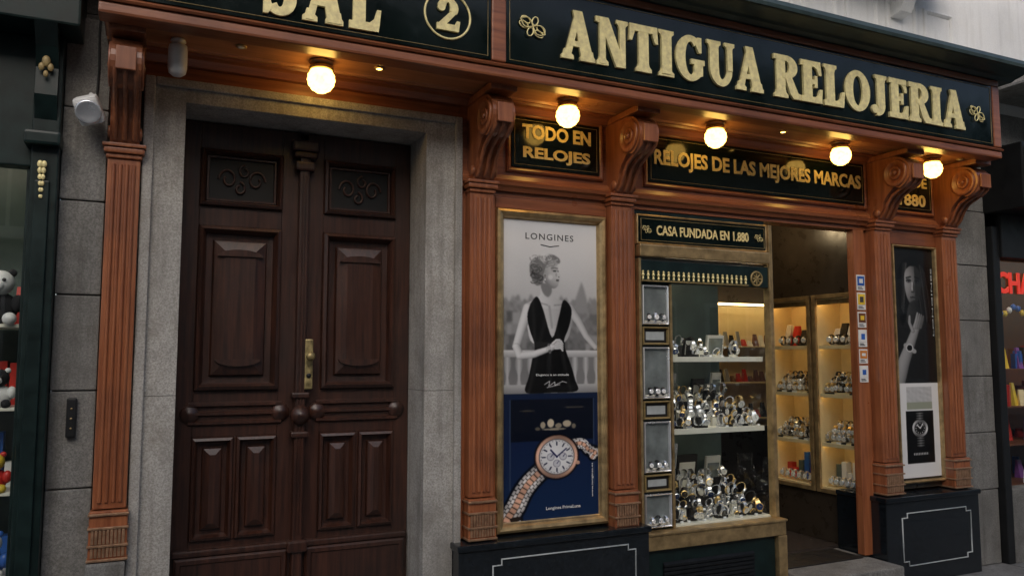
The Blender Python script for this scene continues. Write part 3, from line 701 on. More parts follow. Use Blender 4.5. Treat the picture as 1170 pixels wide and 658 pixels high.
def paint2(I,U,V):
    n1=smoothnoise(U,V,.15,8); n2=smoothnoise(U,V,.8,9); gr=np.random.default_rng(2).normal(0,1,U.shape)
    lay(I,V<1e9,.10+.03*n1+.06*np.clip((V-330)/100,0,1),0)
    # long dark hair falling past the shoulder
    lay(I,inpoly(U,V,spl([(1027,372),(1025,345),(1025,320),(1028,303),(1036,294),(1048,291),(1058,297),(1065,312),(1068,335),(1070,362),(1068,392),(1056,388),(1054,360),(1040,352),(1033,368)])),.055,4)
    r=np.random.default_rng(5)
    for k in range(30):
        x=r.uniform(1055,1067); lay(I,seg(U,V,(x-5,300+abs(x-1060)*1.5),(x+r.uniform(-1,3),r.uniform(350,385)))[0]<.4,r.uniform(.05,.26),1)
    for k in range(12):
        x=r.uniform(1027,1033); lay(I,seg(U,V,(x+5,299),(x,r.uniform(335,365)))[0]<.4,r.uniform(.08,.30),1)
    face=spl([(1033.5,318),(1035.5,308),(1042,302.5),(1050,303.5),(1055,311),(1056,324),(1054,336),(1048.5,346.5),(1043.5,350),(1038.5,345),(1034.5,334)])
    fm=inpoly(U,V,face)
    lay(I,fm,.08+.60*np.clip(dome(U,V,1041,324,17,29,-.55,-.12),0,1),2)
    lay(I,fm&(U>1047),.17,6)
    lay(I,(seg(U,V,(1036,316.8),(1042,315.2))[0]<.8),.08,1); lay(I,(seg(U,V,(1047.5,315.4),(1053,317))[0]<.8),.05,1)
    lay(I,ell(U,V,1039,320,3.6,2.4)<1,.26,2); lay(I,ell(U,V,1050,320.3,3.2,2.2)<1,.10,2)
    lay(I,ell(U,V,1039.3,320.6,2.0,1.0)<1,.55,0); lay(I,ell(U,V,1039.5,320.6,1.0,1.0)<1,.03,0); lay(I,(seg(U,V,(1036.8,319.8),(1042,319.6))[0]<.5),.03,0)
    lay(I,ell(U,V,1050,320.8,1.8,.9)<1,.30,0); lay(I,ell(U,V,1049.9,320.8,.9,.9)<1,.02,0); lay(I,(seg(U,V,(1047.8,319.8),(1052.5,320))[0]<.5),.02,0)
    lay(I,inpoly(U,V,[(1045.5,320),(1048,331),(1045,334),(1044.3,328)]),.24,2); lay(I,seg(U,V,(1043.7,322),(1043.3,330.5))[0]<.7,.72,2)
    lay(I,ell(U,V,1044.2,333.3,2.4,.8)<1,.18,1)
    lay(I,ell(U,V,1043.8,339.6,3.9,1.0)<1,.17,0); lay(I,ell(U,V,1043.5,341.4,3.2,1.1)<1,.34,1); lay(I,ell(U,V,1043.2,345.2,2.6,.8)<1,.26,2)
    lay(I,inpoly(U,V,spl([(1038,348),(1051,345),(1054,370),(1044,390),(1035,372)])),.20-.008*(U-1040),4)
    lay(I,inpoly(U,V,spl([(1018,384),(1030,374),(1036,370),(1044,392),(1055,368),(1070,380),(1073,440),(1018,440)])),.11+.02*n2,3)
    limb(I,U,V,[(1020,440),(1029,414),(1040,390),(1047,374)],[8.5,7.5,5.6,4.6],.62,.38,3)
    for k in range(4): limb(I,U,V,[(1044+k*2.8,375),(1047+k*3.0,366-k*.4),(1049+k*2.6,358+k*1.2)],[1.9,1.7,1.2],.62-.08*k,.3,1)
    limb(I,U,V,[(1042,379),(1038,370),(1038.5,362)],[2.3,1.9,1.4],.62,.3,1)
    lay(I,(seg(U,V,(1031.5,396),(1043,403))[0]<2.6),.62,1); layc(I,ell(U,V,1036.8,399,4.6,4.6)<1,(.80,.80,.80)); layc(I,ell(U,V,1036.8,399,3.5,3.5)<1,(.08,.08,.08))
    for k in range(3): I[...,k]+=gr*.008
    m=V>440; lay(I,m,.90+.01*n1,0)
    m=(U>1030)&(U<1063)&(V>444)&(V<470); lay(I,m,.74+.06*n2,1); layc(I,m&(V>462),(.60,.62,.55),1)
    m=(V>472)&(V<532)&(U>1028)&(U<1064); lay(I,m,.06+.015*n1,0)
    m=(np.abs(U-1046)<5)&(V>474)&(V<514); lay(I,m,.38+.18*np.sin(V*2.2)-.05*np.abs(U-1046),0)
    d=np.hypot(U-1046,V-492); an=np.arctan2(V-492,U-1046)
    lay(I,d<10.2,.60+.25*np.sin(an*2+1),0); lay(I,d<8,.10,0); lay(I,(d<8)&(d>7.0),.5,0)
    for k in range(12):
        a=k*math.pi/6; lay(I,np.hypot(U-1046-5.6*math.cos(a),V-492-5.6*math.sin(a))<.6,.85,0)
    lay(I,seg(U,V,(1046,492),(1042,488))[0]<.6,.9,0); lay(I,seg(U,V,(1046,492),(1050,487))[0]<.6,.9,0)
    m=(V>520)&(V<522.5)&(U>1036)&(U<1056)&(np.sin(U*3)>-.3); lay(I,m,.75,0)
    I[:]=blur(I,1)
po=empty('advertising_poster',(2.1,.02,1.53))
poster_mesh('print',1.80,2.40,.69,2.375,.012,280,780,574,683,247,597,paint1,po)
text_fit('caption','LONGINES',1.935,2.245,2.264,2.300,.0115,'inkdark',po,.005,.001,0,1.2)
tube('wings_mark',[(2.03,.011,2.236),(2.06,.011,2.232),(2.09,.011,2.226),(2.12,.011,2.232),(2.15,.011,2.236)],.0022,'inkdark',po)
text_fit('caption','Elegance is an attitude',2.0,2.21,1.486,1.502,.0115,'dial',po,.002,.001)
text_fit('caption','Longines PrimaLuna',2.06,2.28,.742,.764,.0115,'dial',po,.006,.001)
text_fit('caption','www.longines.es',2.354,2.367,.80,.99,.0115,'dial',po,.003,.001,90)
nested('brass_frame',1.745,2.455,.645,2.425,[(0,.0),(.004,-.018),(.018,-.026),(.034,-.02),(.044,-.008),(.05,.008),(.056,.013)],'brass',po,False)
box('backing',1.76,2.44,.02,.06,.66,2.41,'interior',po,0)
po2=empty('advertising_poster',(5.1,.02,1.55))
poster_mesh('print',4.885,5.315,.735,2.375,.012,180,600,1018,1072,284,548,paint2,po2)
text_fit('caption','LONGINES',5.287,5.30,1.75,2.25,.0115,'line',po2,.003,.001,90)
nested('frame',4.865,5.335,.70,2.41,[(0,.0),(.003,-.014),(.012,-.018),(.018,-.01),(.021,.012)],'brass',po2,False)
box('backing',4.875,5.33,.02,.06,.66,2.41,'interior',po2,0)
# ================================================================== DISPLAY WINDOW
dw=empty('display_window',(3.18,.2,.45))
WX0,WX1=2.67,3.70
box('back_panel',WX0,WX1,.50,.53,.45,2.45,'teal',dw,0)
box('left_side',WX0,WX0+.015,.03,.50,.45,2.45,'teal',dw,0)
box('floor',WX0+.015,WX1,.02,.50,.55,.585,'shelf',dw,.004)
box('ceiling',WX0+.015,WX1,.03,.50,2.18,2.195,'white',dw,0)
box('brass_sill',WX0,WX1+.03,-.075,.03,.475,.56,'brass',dw,.008)
box('brass_sill_lip',WX0,WX1+.035,-.085,.019,.561,.575,'brass',dw,.004)
box('lower_panel',WX0,WX1-.04,-.045,.03,G,.474,'greenpaint',dw,.004)
for k in range(11): 
    prof_x('louvre',[(-.046,.14+k*.024),(-.062,.132+k*.024),(-.06,.145+k*.024),(-.046,.157+k*.024)],2.80,3.48,'darkmetal',dw)
box('brass_corner_foot',WX1-.035,WX1+.035,-.075,.04,G,.474,'brass',dw,.006)
box('brass_corner_post',WX1-.012,WX1+.02,-.03,.03,.576,2.46,'brass',dw,.006)
box('brass_left_post',WX0,WX0+.018,-.03,.03,.576,2.19,'brass',dw,.004)
box('brass_rail',WX0,WX1-.013,-.045,.029,2.20,2.275,'brass',dw,.008)
box('crown_board',WX0+.019,WX1-.013,-.02,.029,2.045,2.179,'greenpaint',dw,.004)
cs=sign_panel('fanlight_sign',WX0+.01,WX1-.02,2.285,2.452,-.012)
box('head_board',WX0,WX1-.013,.009,.029,2.276,2.489,'greenpaint',dw,0)
nested('frame',WX0-.005,WX1-.012,2.276,2.462,[(0,.0),(.002,-.02),(.008,-.024),(.014,-.018)],'brass',cs,False)
text_fit('text','CASA FUNDADA EN 1.880',2.81,3.53,2.337,2.398,-.019,'goldtext',cs,.02)
knot(2.735,2.367,-.024,.026,cs); knot(3.61,2.367,-.024,.026,cs)
mm=Multi()
lat=[(.002,.0),(.007,.006),(.004,.02),(.009,.032),(.004,.044),(.007,.052),(.001,.06)]
v=[];f=[];s=8
for r,h in lat:
    for k in range(s): v.append((r*math.cos(2*math.pi*k/s),r*math.sin(2*math.pi*k/s),h))
for i in range(len(lat)-1):
    for k in range(s): f.append((i*s+k,i*s+(k+1)%s,(i+1)*s+(k+1)%s,(i+1)*s+k))
SPB=(v,f,[0]*len(f))
for k in range(22): mm.add(SPB,Matrix.Translation((2.70+k*.0376,-.030,2.06))@Matrix.Diagonal((1.1,1.1,.95,1)),['gold'])
mm.done('gold_spindles',dw)
box('spindle_rail',2.69,3.51,-.034,-.021,2.05,2.058,'golddark',dw,.002)
tube('rosette_ring',[(3.585+.045*math.cos(a),-.024,2.10+.045*math.sin(a)) for a in np.linspace(0,2*math.pi,24,endpoint=False)],.007,'golddark',dw,True)
for k in range(8):
    a=k*math.pi/4; tube('rosette_petal',[(3.585,-.024,2.10),(3.585+.036*math.cos(a),-.024,2.10+.036*math.sin(a))],.006,'golddark',dw)
box('side_board',2.689,2.905,.0,.03,.576,2.044,'greenpaint',dw,.003)
zz=2.03
for h,kind in ((.24,1),(.11,0),(.31,1),(.11,0),(.30,1),(.10,0),(.24,1)):
    z1=zz; z0=z1-h
    if z0<.59: z0=.59
    if z1-z0<.05: break
    nested('small_frame',2.70,2.893,z0,z1,[(0,.0),(.001,-.020),(.006,-.026),(.011,-.02),(.014,-.006)],'steel' if kind else 'golddark',dw,False)
    nested('small_frame_panel',2.713,2.880,z0+.013,z1-.013,[(0,-.004),(.006,-.005)],'mirror' if kind else 'leather',dw)
    if kind:
        w=Multi()
        for xx,ss in ((2.745,.75),(2.79,.9),(2.84,.75)): w.add(WB,Matrix.Translation((xx,-.018,z0+.045))@Matrix.Rotation(random.uniform(-.4,.4),4,'Z')@Matrix.Scale(ss,4),[random.choice(['leather','steel']),'steel','dial'])
        w.add(BB,Matrix.Translation((2.797,-.012,z0+.014))@Matrix.Diagonal((.15,.012,.012,1)),['shelf'])
        w.done('small_watches',dw)
    else: box('price_label',2.73,2.862,-.0075,-.0055,z0+.03,z1-.03,'line',dw,0)
    zz=z0-.012
box('inner_post',2.906,2.924,-.012,.03,.576,2.044,'brass',dw,.004)
quad('front_glass',[(2.925,0,.576),(WX1-.013,0,.576),(WX1-.013,0,2.044),(2.925,0,2.044)],'glass',dw)
quad('side_glass',[(WX1+.002,.031,.585),(WX1+.002,.49,.585),(WX1+.002,.49,2.17),(WX1+.002,.031,2.17)],'glass',dw)
for z in (1.595,1.150):
    box('shelf',2.93,3.68,.05,.49,z-.016,z,'shelf',dw,.003)
    box('shelf_lip',2.93,3.68,.042,.049,z-.030,z+.002,'shelf',dw,.002)
    box('shelf_light_strip',2.94,3.67,.06,.075,z-.026,z-.0165,'strip',dw,0)
box('top_light_strip',2.94,3.67,.06,.10,2.165,2.179,'strip',dw,0)
def fill_shelf(mm,x0,x1,z,y0,y1,cols,rows,steps=.03,dens=.97,S=1.3):
    for r in range(rows):
        yy=y1-(y1-y0)*r/max(1,rows-1) ; hz=z+ (rows-1-r)*steps
        for c in range(cols):
            if random.random()>dens: continue
            xx=x0+(x1-x0)*(c+.5)/cols+random.uniform(-.014,.014); sc=random.uniform(.7,1.1)*S
            cup=random.choice(['leather','darkmetal','shelf','leather','steel'])
            st=random.choice(['steel','steel','steel','steel','leather','wgold'])
            di=random.choice(['dial','dial','leather','navy'])
            mm.add(BB,Matrix.Translation((xx,yy+.01,z+.001*(c%3)))@Matrix.Diagonal((.04,.04,max(.004,hz-z)+.012,1)),[cup])
            mm.add(WB,Matrix.Translation((xx,yy,hz+.03*sc+.012))@Matrix.Rotation(random.uniform(-.7,.7),4,'Z')@Matrix.Rotation(random.uniform(.0,.8),4,'X')@Matrix.Rotation(random.uniform(-.4,.4),4,'Y')@Matrix.Scale(sc,4),[st,random.choice(['steel','steel','wgold']),di])
            if random.random()<.3: mm.add(BB,Matrix.Translation((xx+.02,yy-.035,hz))@Matrix.Rotation(-.5,4,'X')@Matrix.Diagonal((.022,.002,.014,1)),['white'])
mm=Multi()
fill_shelf(mm,2.95,3.67,1.15,.09,.42,11,5,.045)
fill_shelf(mm,2.95,3.67,.585,.08,.42,11,5,.045)
fill_shelf(mm,2.98,3.64,1.595,.12,.38,8,3,.03,.7,1.1); 
for x,y,z,w,h,c in ((3.12,.44,1.595,.14,.18,'steel'),(3.55,.38,1.595,.14,.15,'white'),(3.36,.42,1.595,.08,.13,'leather'),(2.99,.44,1.15,.06,.12,'blue'),(3.05,.46,.585,.12,.42,'white'),(3.34,.47,.585,.16,.36,'leather'),(3.22,.47,1.15,.08,.34,'steel'),(3.45,.47,1.15,.10,.30,'leather'),(3.60,.47,1.15,.08,.34,'white'),(3.56,.47,.585,.12,.34,'white'),(3.2,.47,.585,.10,.44,'steel')):
    mm.add(BB,Matrix.Translation((x,y,z))@Matrix.Rotation(.15,4,'X')@Matrix.Diagonal((w,.02,h,1)),[c])
    mm.add(BB,Matrix.Translation((x,y-.014,z+h*.12))@Matrix.Rotation(.15,4,'X')@Matrix.Diagonal((w*.8,.01,h*.74,1)),['mirror' if c!='leather' else 'dial'])
mm.done('displayed_watches',dw)
# ================================================================== VESTIBULE / SHOP INTERIOR
si=empty('shop_interior',(4.2,1.5,.25))
box('floor',3.70,6.6,.30,4.2,.17,.25,'intfloor',si,0)
box('ceiling',3.70,6.6,.12,4.2,2.72,2.78,'interior',si,0)
box('back_wall',2.5,6.6,4.2,4.25,.2,2.75,'interior',si,0)
box('far_left_wall',3.70,3.72,.535,4.2,.25,2.72,'interior',si,0)
box('far_right_wall',6.58,6.6,1.0,4.2,.25,2.72,'interior',si,0)
for x,y in ((4.25,.55),(4.95,1.3),(5.2,1.7),(4.6,1.5),(5.6,2.4)):
    lathe('ceiling_spot_ring',[(.05,0),(.05,-.012),(.036,-.014)],(x,y,2.719),'z','brass',si,18)
    lathe('ceiling_spot',[(.034,-.015),(.02,-.02)],(x,y,2.719),'z','spot',si,14)
CX=4.60
cb=empty('display_cabinet',(4.7,.5,.5))
for (y0,y1) in ((.10,.46),(.54,.96)):
    box('back',CX+.24,CX+.25,y0,y1,.62,2.02,'cream',cb,0)
    box('side',CX+.001,CX+.24,y0-.012,y0,.62,2.02,'cream',cb,0)
    box('side',CX+.001,CX+.24,y1,y1+.012,.62,2.02,'cream',cb,0)
    box('bottom',CX+.001,CX+.24,y0,y1,.62,.64,'cream',cb,0)
    box('top',CX+.001,CX+.24,y0,y1,2.02,2.029,'cream',cb,0)
    box('light_strip',CX+.02,CX+.04,y0+.01,y1-.01,2.0,2.015,'stripw',cb,0)
    box('strip_cover',CX+.004,CX+.012,y0+.003,y1-.003,1.985,2.02,'brass',cb,.001)
    for z in (.96,1.32,1.68):
        box('glass_shelf',CX+.02,CX+.235,y0+.003,y1-.003,z-.008,z,'shelf',cb,.001)
        box('shelf_lip',CX+.010,CX+.018,y0+.003,y1-.003,z-.026,z+.001,'cream',cb,.001)
        box('shelf_strip',CX+.024,CX+.030,y0+.01,y1-.01,z-.016,z-.0085,'stripw',cb,0)
    for a,b,c,d in ((y0-.03,y0+.004,.60,2.06),(y1-.004,y1+.03,.60,2.06)):
        box('brass_stile',CX-.022,CX-.001,a,b,c,d,'brass',cb,.003)
    box('brass_rail',CX-.022,CX-.001,y0+.005,y1-.005,2.03,2.06,'brass',cb,.003); box('brass_rail',CX-.022,CX-.001,y0+.005,y1-.005,.60,.63,'brass',cb,.003)
    quad('glass_door',[(CX-.010,y0,.63),(CX-.010,y1,.63),(CX-.010,y1,2.03),(CX-.010,y0,2.03)],'glass',cb)
box('upper_panel',CX-.002,CX+.25,.10,1.0,2.062,2.72,'interior',cb,.003)
box('lower_panel',CX-.002,CX+.25,.301,1.0,.25,.599,'interior',cb,.003)
box('end_panel',CX+.26,CX+.9,.98,1.02,.25,2.72,'interior',cb,.003)
mm=Multi()
RX=Matrix.Rotation(R(-90),4,'Z')
for (y0,y1) in ((.10,.46),(.54,.96)):
    for zi,z in enumerate((.64,.96,1.32,1.68)):
        if zi in (1,2):
            for r in range(3):
                for c in range(7):
                    yy=y0+.02+(y1-y0-.04)*(c+.5)/7; xx=CX+.06+r*.055; hz=z+r*.04
                    mm.add(BB,Matrix.Translation((xx,yy,z))@Matrix.Diagonal((.045,.045,.012+r*.04,1)),[random.choice(['white','leather','cream'])])
                    mm.add(WB,Matrix.Translation((xx,yy,hz+.05))@RX@Matrix.Rotation(random.uniform(-.4,.4),4,'Z')@Matrix.Rotation(random.uniform(.1,.5),4,'X')@Matrix.Scale(random.uniform(.95,1.2),4),[random.choice(['steel','steel','leather','wgold']),'steel',random.choice(['dial','leather','dial'])])
        if zi==0:
            for k in range(6):
                yy=y0+.03+(y1-y0-.06)*(k+.5)/6; h=random.uniform(.08,.22)
                mm.add(BB,Matrix.Translation((CX+.14,yy,z))@RX@Matrix.Diagonal((.045,.05,h,1)),[random.choice(['blue','purple','white','red','teal'])])
                mm.add(WB,Matrix.Translation((CX+.06,yy,z+.045))@RX@Matrix.Scale(1.1,4),['steel','steel','dial'])
        if zi==3:
            for k in range(4):
                yy=y0+.05+(y1-y0-.10)*(k+.5)/4; h=random.uniform(.07,.18)
                mm.add(WE,Matrix.Translation((CX+.12,yy,z))@RX@Matrix.Diagonal((.07,.07,h,1)),[random.choice(['leather','brown','steel','white','red'])])
                mm.add(WB,Matrix.Translation((CX+.06,yy,z+.045))@RX@Matrix.Scale(1.2,4),['leather','steel','dial'])
mm.done('displayed_goods',cb)
ic=empty('display_cabinet',(5.4,2.2,.5))
box('carcass',5.0,6.5,2.3,2.6,.25,2.4,'interior',ic,.01)
box('lit_back',5.05,6.45,2.285,2.299,.9,2.1,'cream',ic,0)
for z in (1.0,1.35,1.7): box('shelf',5.05,6.45,2.1,2.284,z-.015,z,'cream',ic,.002)
mm=Multi()
for z in (1.0,1.35,1.7):
    for k in range(18):
        mm.add(WE,Matrix.Translation((5.1+k*.075,2.18,z))@Matrix.Diagonal((.05,.05,random.uniform(.05,.15),1)),[random.choice(['white','leather','steel','brown','red'])])
mm.done('goods',ic)
box('light_strip',5.05,6.45,2.12,2.15,2.1,2.12,'stripw',ic,0)
box('entrance_jamb',4.495,4.598,.0,.06,.25,2.49,'wood_v',sf,.004)
st=empty('sticker_strip',(4.55,0,1.8))
for z0,z1,c,c2 in ((2.06,2.17,'blue','white'),(1.925,2.045,'yellow','inkdark'),(1.80,1.91,'brown','yellow'),(1.665,1.785,'white','blue'),(1.55,1.65,'orange','white'),(1.42,1.535,'white','blue')):
    box('sticker',4.507,4.588,-.004,-.001,z0,z1,'white',st,.001)
    box('sticker_print',4.514,4.581,-.006,-.0045,z0+.035,z1-.010,c,st,.0005)
    box('sticker_mark',4.530,4.565,-.0075,-.0065,z0+.052,z1-.028,c2,st,.0003)
    for dz in (.010,.020): box('sticker_line',4.517,4.576-dz,-.006,-.0045,z0+dz,z0+dz+.005,'inkdark',st,0)
sp=empty('entrance_step',(4.1,0,G))
box('slab',3.745,4.555,-.26,.299,G,.235,'granite2',sp,.012)
box('tread_mat',3.80,4.48,.0,.28,.2355,.243,'leather',sp,.002)
# ================================================================== BUILDING WALLS
bd=empty('apartment_building',(3,1,0))
box('upper_wall',-6,14,.06,.9,3.56,14,'plaster',bd,0)
box('portal_pier_wall',-.366,-.046,.03,.5,G,3.17,'granite2',bd,0)
z=G
for h in (.55,.42,.42,.42,.42,.42,.42):
    dy=random.uniform(-.003,.003)
    box('granite_block',-.368,-.19,-.03+dy,.029,z+.003,z+h-.003,'granite2',bd,.006)
    box('granite_block',5.53,5.88,-.03+dy,.029,z+.003,z+h-.003,'granite2',bd,.006); z+=h
box('pier_wall_right',5.535,5.88,.03,.6,G,3.56,'granite2',bd,0)
box('lintel_right',5.51,14,.03,.5,3.0,3.56,'granite2',bd,0)
box('base_wall_back',-.05,1.53,.46,.6,G,3.5,'interior',bd,0)
box('wall_over_left',-6,-.05,.04,.6,3.18,3.6,'granite2',bd,0)
prof_x('string_course',[(.06,3.78),(.02,3.78),(.0,3.80),(-.02,3.83),(-.04,3.85),(-.04,3.88),(.06,3.88)],-6,14,'plaster',bd)
for x in np.arange(1.2,5.6,.42):
    nested('wall_panel',x,x+.34,3.93,4.3,[(0,.06),(.005,.045),(.02,.04),(.035,.05),(.04,.058)],'plaster',bd)
bal=empty('balcony',(4.4,-.3,4.1))
box('slab',2.4,5.5,-.42,.06,4.52,4.60,'plaster',bal,.02)
box('slab_moulding',2.45,5.45,-.37,.06,4.46,4.519,'plaster',bal,.02)
for x in (2.9,4.0,5.1): prof_x('console',[(.06,4.16),(-.03,4.18),(-.08,4.28),(-.22,4.38),(-.30,4.46),(.06,4.46)],x-.06,x+.06,'plaster',bal)
for k in range(32): tube('baluster',[(2.45+k*.098,-.38,4.60),(2.45+k*.098,-.38,5.5)],.008,'iron',bal)
tube('handrail',[(2.42,-.38,5.5),(5.5,-.38,5.5)],.018,'iron',bal); tube('lower_rail',[(2.42,-.38,4.66),(5.5,-.38,4.66)],.01,'iron',bal)
bal=empty('balcony',(7,-.3,4.0))
box('slab',5.95,8.2,-.55,.06,3.66,3.76,'granite',bal,.02)
for k in range(24): tube('baluster',[(6.0+k*.09,-.5,3.76),(6.0+k*.09,-.5,4.7)],.008,'iron',bal)
tube('handrail',[(5.98,-.5,4.7),(8.2,-.5,4.7)],.018,'iron',bal); tube('lower_rail',[(5.98,-.5,3.84),(8.2,-.5,3.84)],.012,'iron',bal)
# ================================================================== LEFT NEIGHBOUR SHOP
ls=empty('toy_shop_front',(-.9,0,G))
box('pilaster',-.475,-.37,-.10,.04,G,3.3,'greenpaint',ls,.006)
box('pilaster_panel',-.455,-.40,-.115,-.10,.7,2.35,'greenpaint',ls,.008)
box('pilaster_foot',-.49,-.365,-.13,.04,G,.60,'greenpaint',ls,.01)
box('pilaster_capital',-.50,-.362,-.15,.04,2.50,2.56,'greenpaint',ls,.012)
prof_x('corbel',[(.0,2.60),(-.10,2.62),(-.14,2.72),(-.13,2.84),(-.18,2.92),(-.26,3.0),(0,3.0)],-.47,-.385,'greenpaint',ls)
for x,z,r in ((-.43,2.86,.017),(-.413,2.835,.012),(-.447,2.835,.012),(-.43,2.805,.010)): sphere('gold_leaf_ornament',(x,-.155,z),r,'golddark',ls,(1,.5,1.5))
for k in range(6):
    for s in (-1,1): sphere('gold_drop',(-.43+s*.008*(1-k/7),-.118,2.42-k*.028),.0105-.001*k,'gold',ls,(1,.6,1.5),12)
tube('gold_scroll',[(-.43+.03*math.cos(a),-.165,2.93+.02*math.sin(a)) for a in np.linspace(0,5,16)],.005,'golddark',ls)
box('fascia',-3.5,-.30,-.25,.04,3.0,3.5,'greenpaint',ls,.01)
box('window_head',-3.0,-.476,-.05,.04,2.42,2.999,'greenpaint',ls,.006)
box('window_frame',-.495,-.476,-.03,.04,.65,2.419,'greenpaint',ls,.006)
box('stall_riser',-3.0,-.491,-.06,.04,G,.649,'greenpaint',ls,.006)
quad('window_glass',[(-3.0,-.008,.65),(-.496,-.008,.65),(-.496,-.008,2.42),(-3.0,-.008,2.42)],'glass',ls)
box('back',-3.0,-.48,.44,.45,.5,2.6,'teal',ls,0); box('side',-.483,-.478,.041,.44,.5,2.6,'teal',ls,0)
box('window_ceiling',-3.0,-.484,.041,.44,2.56,2.58,'teal',ls,0)
for z in (.66,1.02,1.38,1.74): box('shelf',-3.0,-.485,.05,.43,z-.015,z,'shelf',ls,.002)
box('light_strip',-3.0,-.52,.06,.10,2.53,2.555,'strip',ls,0)
def toy(x,z,c1,c2,s,y=.10):
    t=empty('plush_toy',(x,y,z))
    sphere('body',(x,y,z+.07*s),.07*s,c1,t,(1,.8,1)); sphere('head',(x,y-.02*s,z+.18*s),.055*s,c2,t)
    for d in (-1,1):
        sphere('ear',(x+d*.042*s,y-.01,z+.225*s),.018*s,c1,t); sphere('arm',(x+d*.07*s,y-.03*s,z+.09*s),.026*s,c1,t,(1,1,1.5)); sphere('foot',(x+d*.045*s,y-.06*s,z+.022*s),.028*s,c2,t); sphere('eye',(x+d*.02*s,y-.07*s,z+.19*s),.008*s,'leather',t)
    sphere('muzzle',(x,y-.065*s,z+.165*s),.022*s,'white',t)
toy(-.585,1.74,'furblack','white',1.0); toy(-.77,1.74,'brown','cream',1.1); toy(-.57,1.38,'white','furblack',.7); toy(-.57,1.02,'red','yellow',.7); toy(-.57,.66,'blue','white',.8)
mm=Multi()
for z in (.66,1.02,1.38,1.74):
    for k in range(9): mm.add(random.choice([WE,BB]),Matrix.Translation((-.53-k*.06,.28,z))@Matrix.Diagonal((.05,.06,random.uniform(.10,.24),1)),[random.choice(['red','blue','white','yellow','purple','leather','wgold'])])
mm.done('boxed_toys',ls)
bx=empty('wall_intercom',(-.27,-.04,1.33)); box('plate',-.30,-.26,-.055,-.03,1.25,1.42,'iron',bx,.012)
for k in range(3): sphere('button',(-.28,-.056,1.29+k*.042),.005,'brass',bx)
# ================================================================== RIGHT NEIGHBOUR SHOP
rs=empty('souvenir_shop_front',(7,0,G))
box('frame_post',5.885,5.965,-.08,.05,G,2.6,'iron',rs,.006)
box('head',5.966,10,-.10,.05,2.36,2.70,'iron',rs,.006)
box('fascia',5.87,10,-.35,.05,2.701,3.2,'iron',rs,.01)
prof_x('awning',[(-.05,3.25),(-.75,3.05),(-.76,2.98),(-.74,2.98),(-.05,3.2)],5.9,9.5,'slab',rs)
box('stall_riser',5.966,10,-.08,.05,G,.6,'granite2',rs,.006)
box('back',5.98,10,.9,.92,.2,2.6,'brown',rs,0); box('floor',5.98,10,.05,.9,.55,.58,'brown',rs,0); box('ceiling',5.98,10,.05,.9,2.56,2.58,'brown',rs,0)
box('side',5.95,5.98,.051,.9,.2,2.6,'red',rs,0)
quad('glass',[(5.966,-.008,.6),(10,-.008,.6),(10,-.008,2.36),(5.966,-.008,2.36)],'glass',rs)
text_fit('red_letters','CHAQUETAS',6.0,7.2,2.06,2.26,-.015,'redneon',rs,.03,.01)
for k in range(22):
    x=5.99+k*.055; z=1.99-.06*math.sin(k*.6)**2
    sphere('string_bulb',(x,.03,z),.022,random.choice(['red','yellow','blue','white','yellow']),rs,(1,1,1.2),10)
mm=Multi()
for k in range(150):
    z=random.choice((.58,.9,1.2,1.5)); 
    mm.add(random.choice([WE,WE,BB]),Matrix.Translation((random.uniform(6.0,7.6),random.uniform(.15,.6),z))@Matrix.Rotation(random.uniform(-.5,.5),4,'Z')@Matrix.Diagonal((random.uniform(.03,.09),.05,random.uniform(.05,.22),1)),[random.choice(['red','red','white','blue','yellow','brown','cream','purple','leather'])])
mm.done('souvenirs',rs)
for z in (.9,1.2,1.5): box('shelf',5.985,9,.12,.65,z-.012,z,'brown',rs,.002)
box('light_strip',6.0,9,.2,.23,2.53,2.555,'stripw',rs,0)
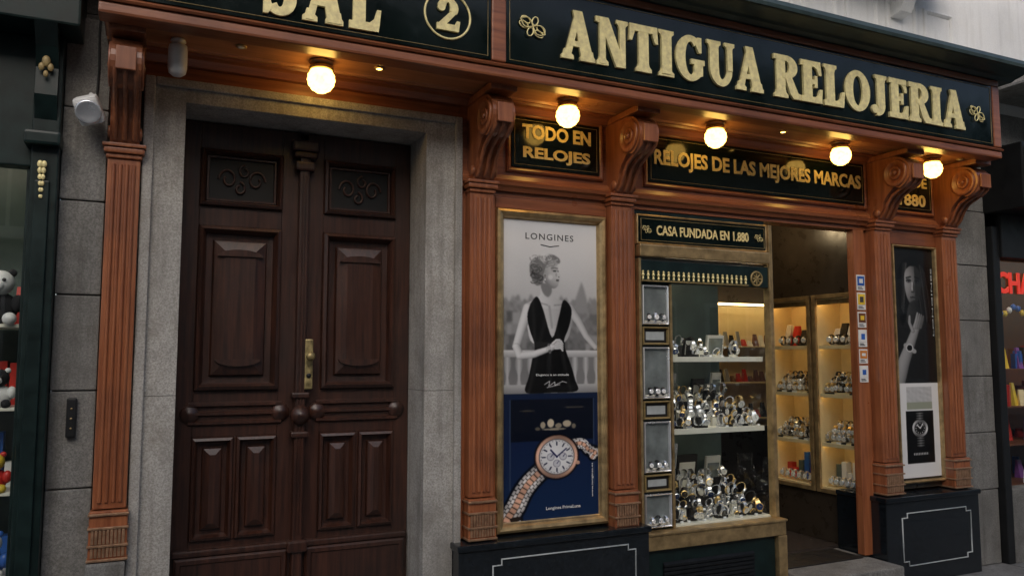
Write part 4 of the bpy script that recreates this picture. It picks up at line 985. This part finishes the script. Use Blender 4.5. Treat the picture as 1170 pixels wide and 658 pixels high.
# ================================================================== OPPOSITE BUILDING
ob=empty('opposite_building',(3,-11,0))
box('wall',-16,22,-11.6,-11.0,G-.05,8.5,'stucco',ob,0)
mm=Multi()
for i in range(-7,11):
    for j in range(3):
        X=i*2.1; Z=.9+j*2.7
        mm.add(BB,Matrix.Translation((X,-10.97,Z))@Matrix.Diagonal((1.25,.08,1.95,1)),['white'])
        mm.add(BB,Matrix.Translation((X-.28,-10.92,Z+.1))@Matrix.Diagonal((.5,.03,1.75,1)),['leather'])
        mm.add(BB,Matrix.Translation((X+.28,-10.92,Z+.1))@Matrix.Diagonal((.5,.03,1.75,1)),['leather'])
        if j: mm.add(BB,Matrix.Translation((X,-10.75,Z-.15))@Matrix.Diagonal((1.6,.5,.12,1)),['shelf'])
mm.done('windows',ob)
# ================================================================== WORLD / LIGHTS / CAMERA
w=bpy.data.worlds.new('World'); scene.world=w; w.use_nodes=True
nt=w.node_tree; bg=nt.nodes['Background']; sk=nt.nodes.new('ShaderNodeTexSky'); sk.sky_type='NISHITA'; sk.sun_disc=False
SE,SR=38,200
sk.sun_elevation=R(SE); sk.sun_rotation=R(SR); sk.air_density=1.0; sk.dust_density=3
nt.links.new(sk.outputs[0],bg.inputs[0]); bg.inputs[1].default_value=.15
sl=bpy.data.lights.new('sun','SUN'); sl.energy=.9; sl.angle=R(50); sl.color=(1,.96,.9)
so=bpy.data.objects.new('sun',sl); scene.collection.objects.link(so)
az=R(SR); el=R(SE); d=Vector((math.sin(az)*math.cos(el),math.cos(az)*math.cos(el),math.sin(el)))
so.rotation_euler=(-d).to_track_quat('-Z','Y').to_euler()
def lamp(name,loc,size,energy,col,parent=None):
    l=bpy.data.lights.new(name,'POINT'); l.energy=energy; l.color=col; l.shadow_soft_size=size
    o=bpy.data.objects.new(name,l); o.location=loc; scene.collection.objects.link(o)
    if parent: o.parent=parent; o.matrix_parent_inverse=Matrix.Translation(-Vector(parent.location))
lamp('interior_lamp',(4.9,1.5,2.55),.08,12,(1,.75,.42),si)
lamp('vestibule_lamp',(4.2,.6,2.6),.05,5,(1,.75,.42),si)
c=bpy.data.cameras.new('camera'); co_=bpy.data.objects.new('camera',c); scene.collection.objects.link(co_)
c.sensor_width=36; c.lens=900/1170*36; c.clip_end=500; c.clip_start=.05
co_.location=(0,-3.975,1.6); co_.rotation_euler=(R(90+4.95),0,R(-24.9))
scene.camera=co_
scene.view_settings.view_transform='Standard'; scene.view_settings.look='None'; scene.view_settings.exposure=0
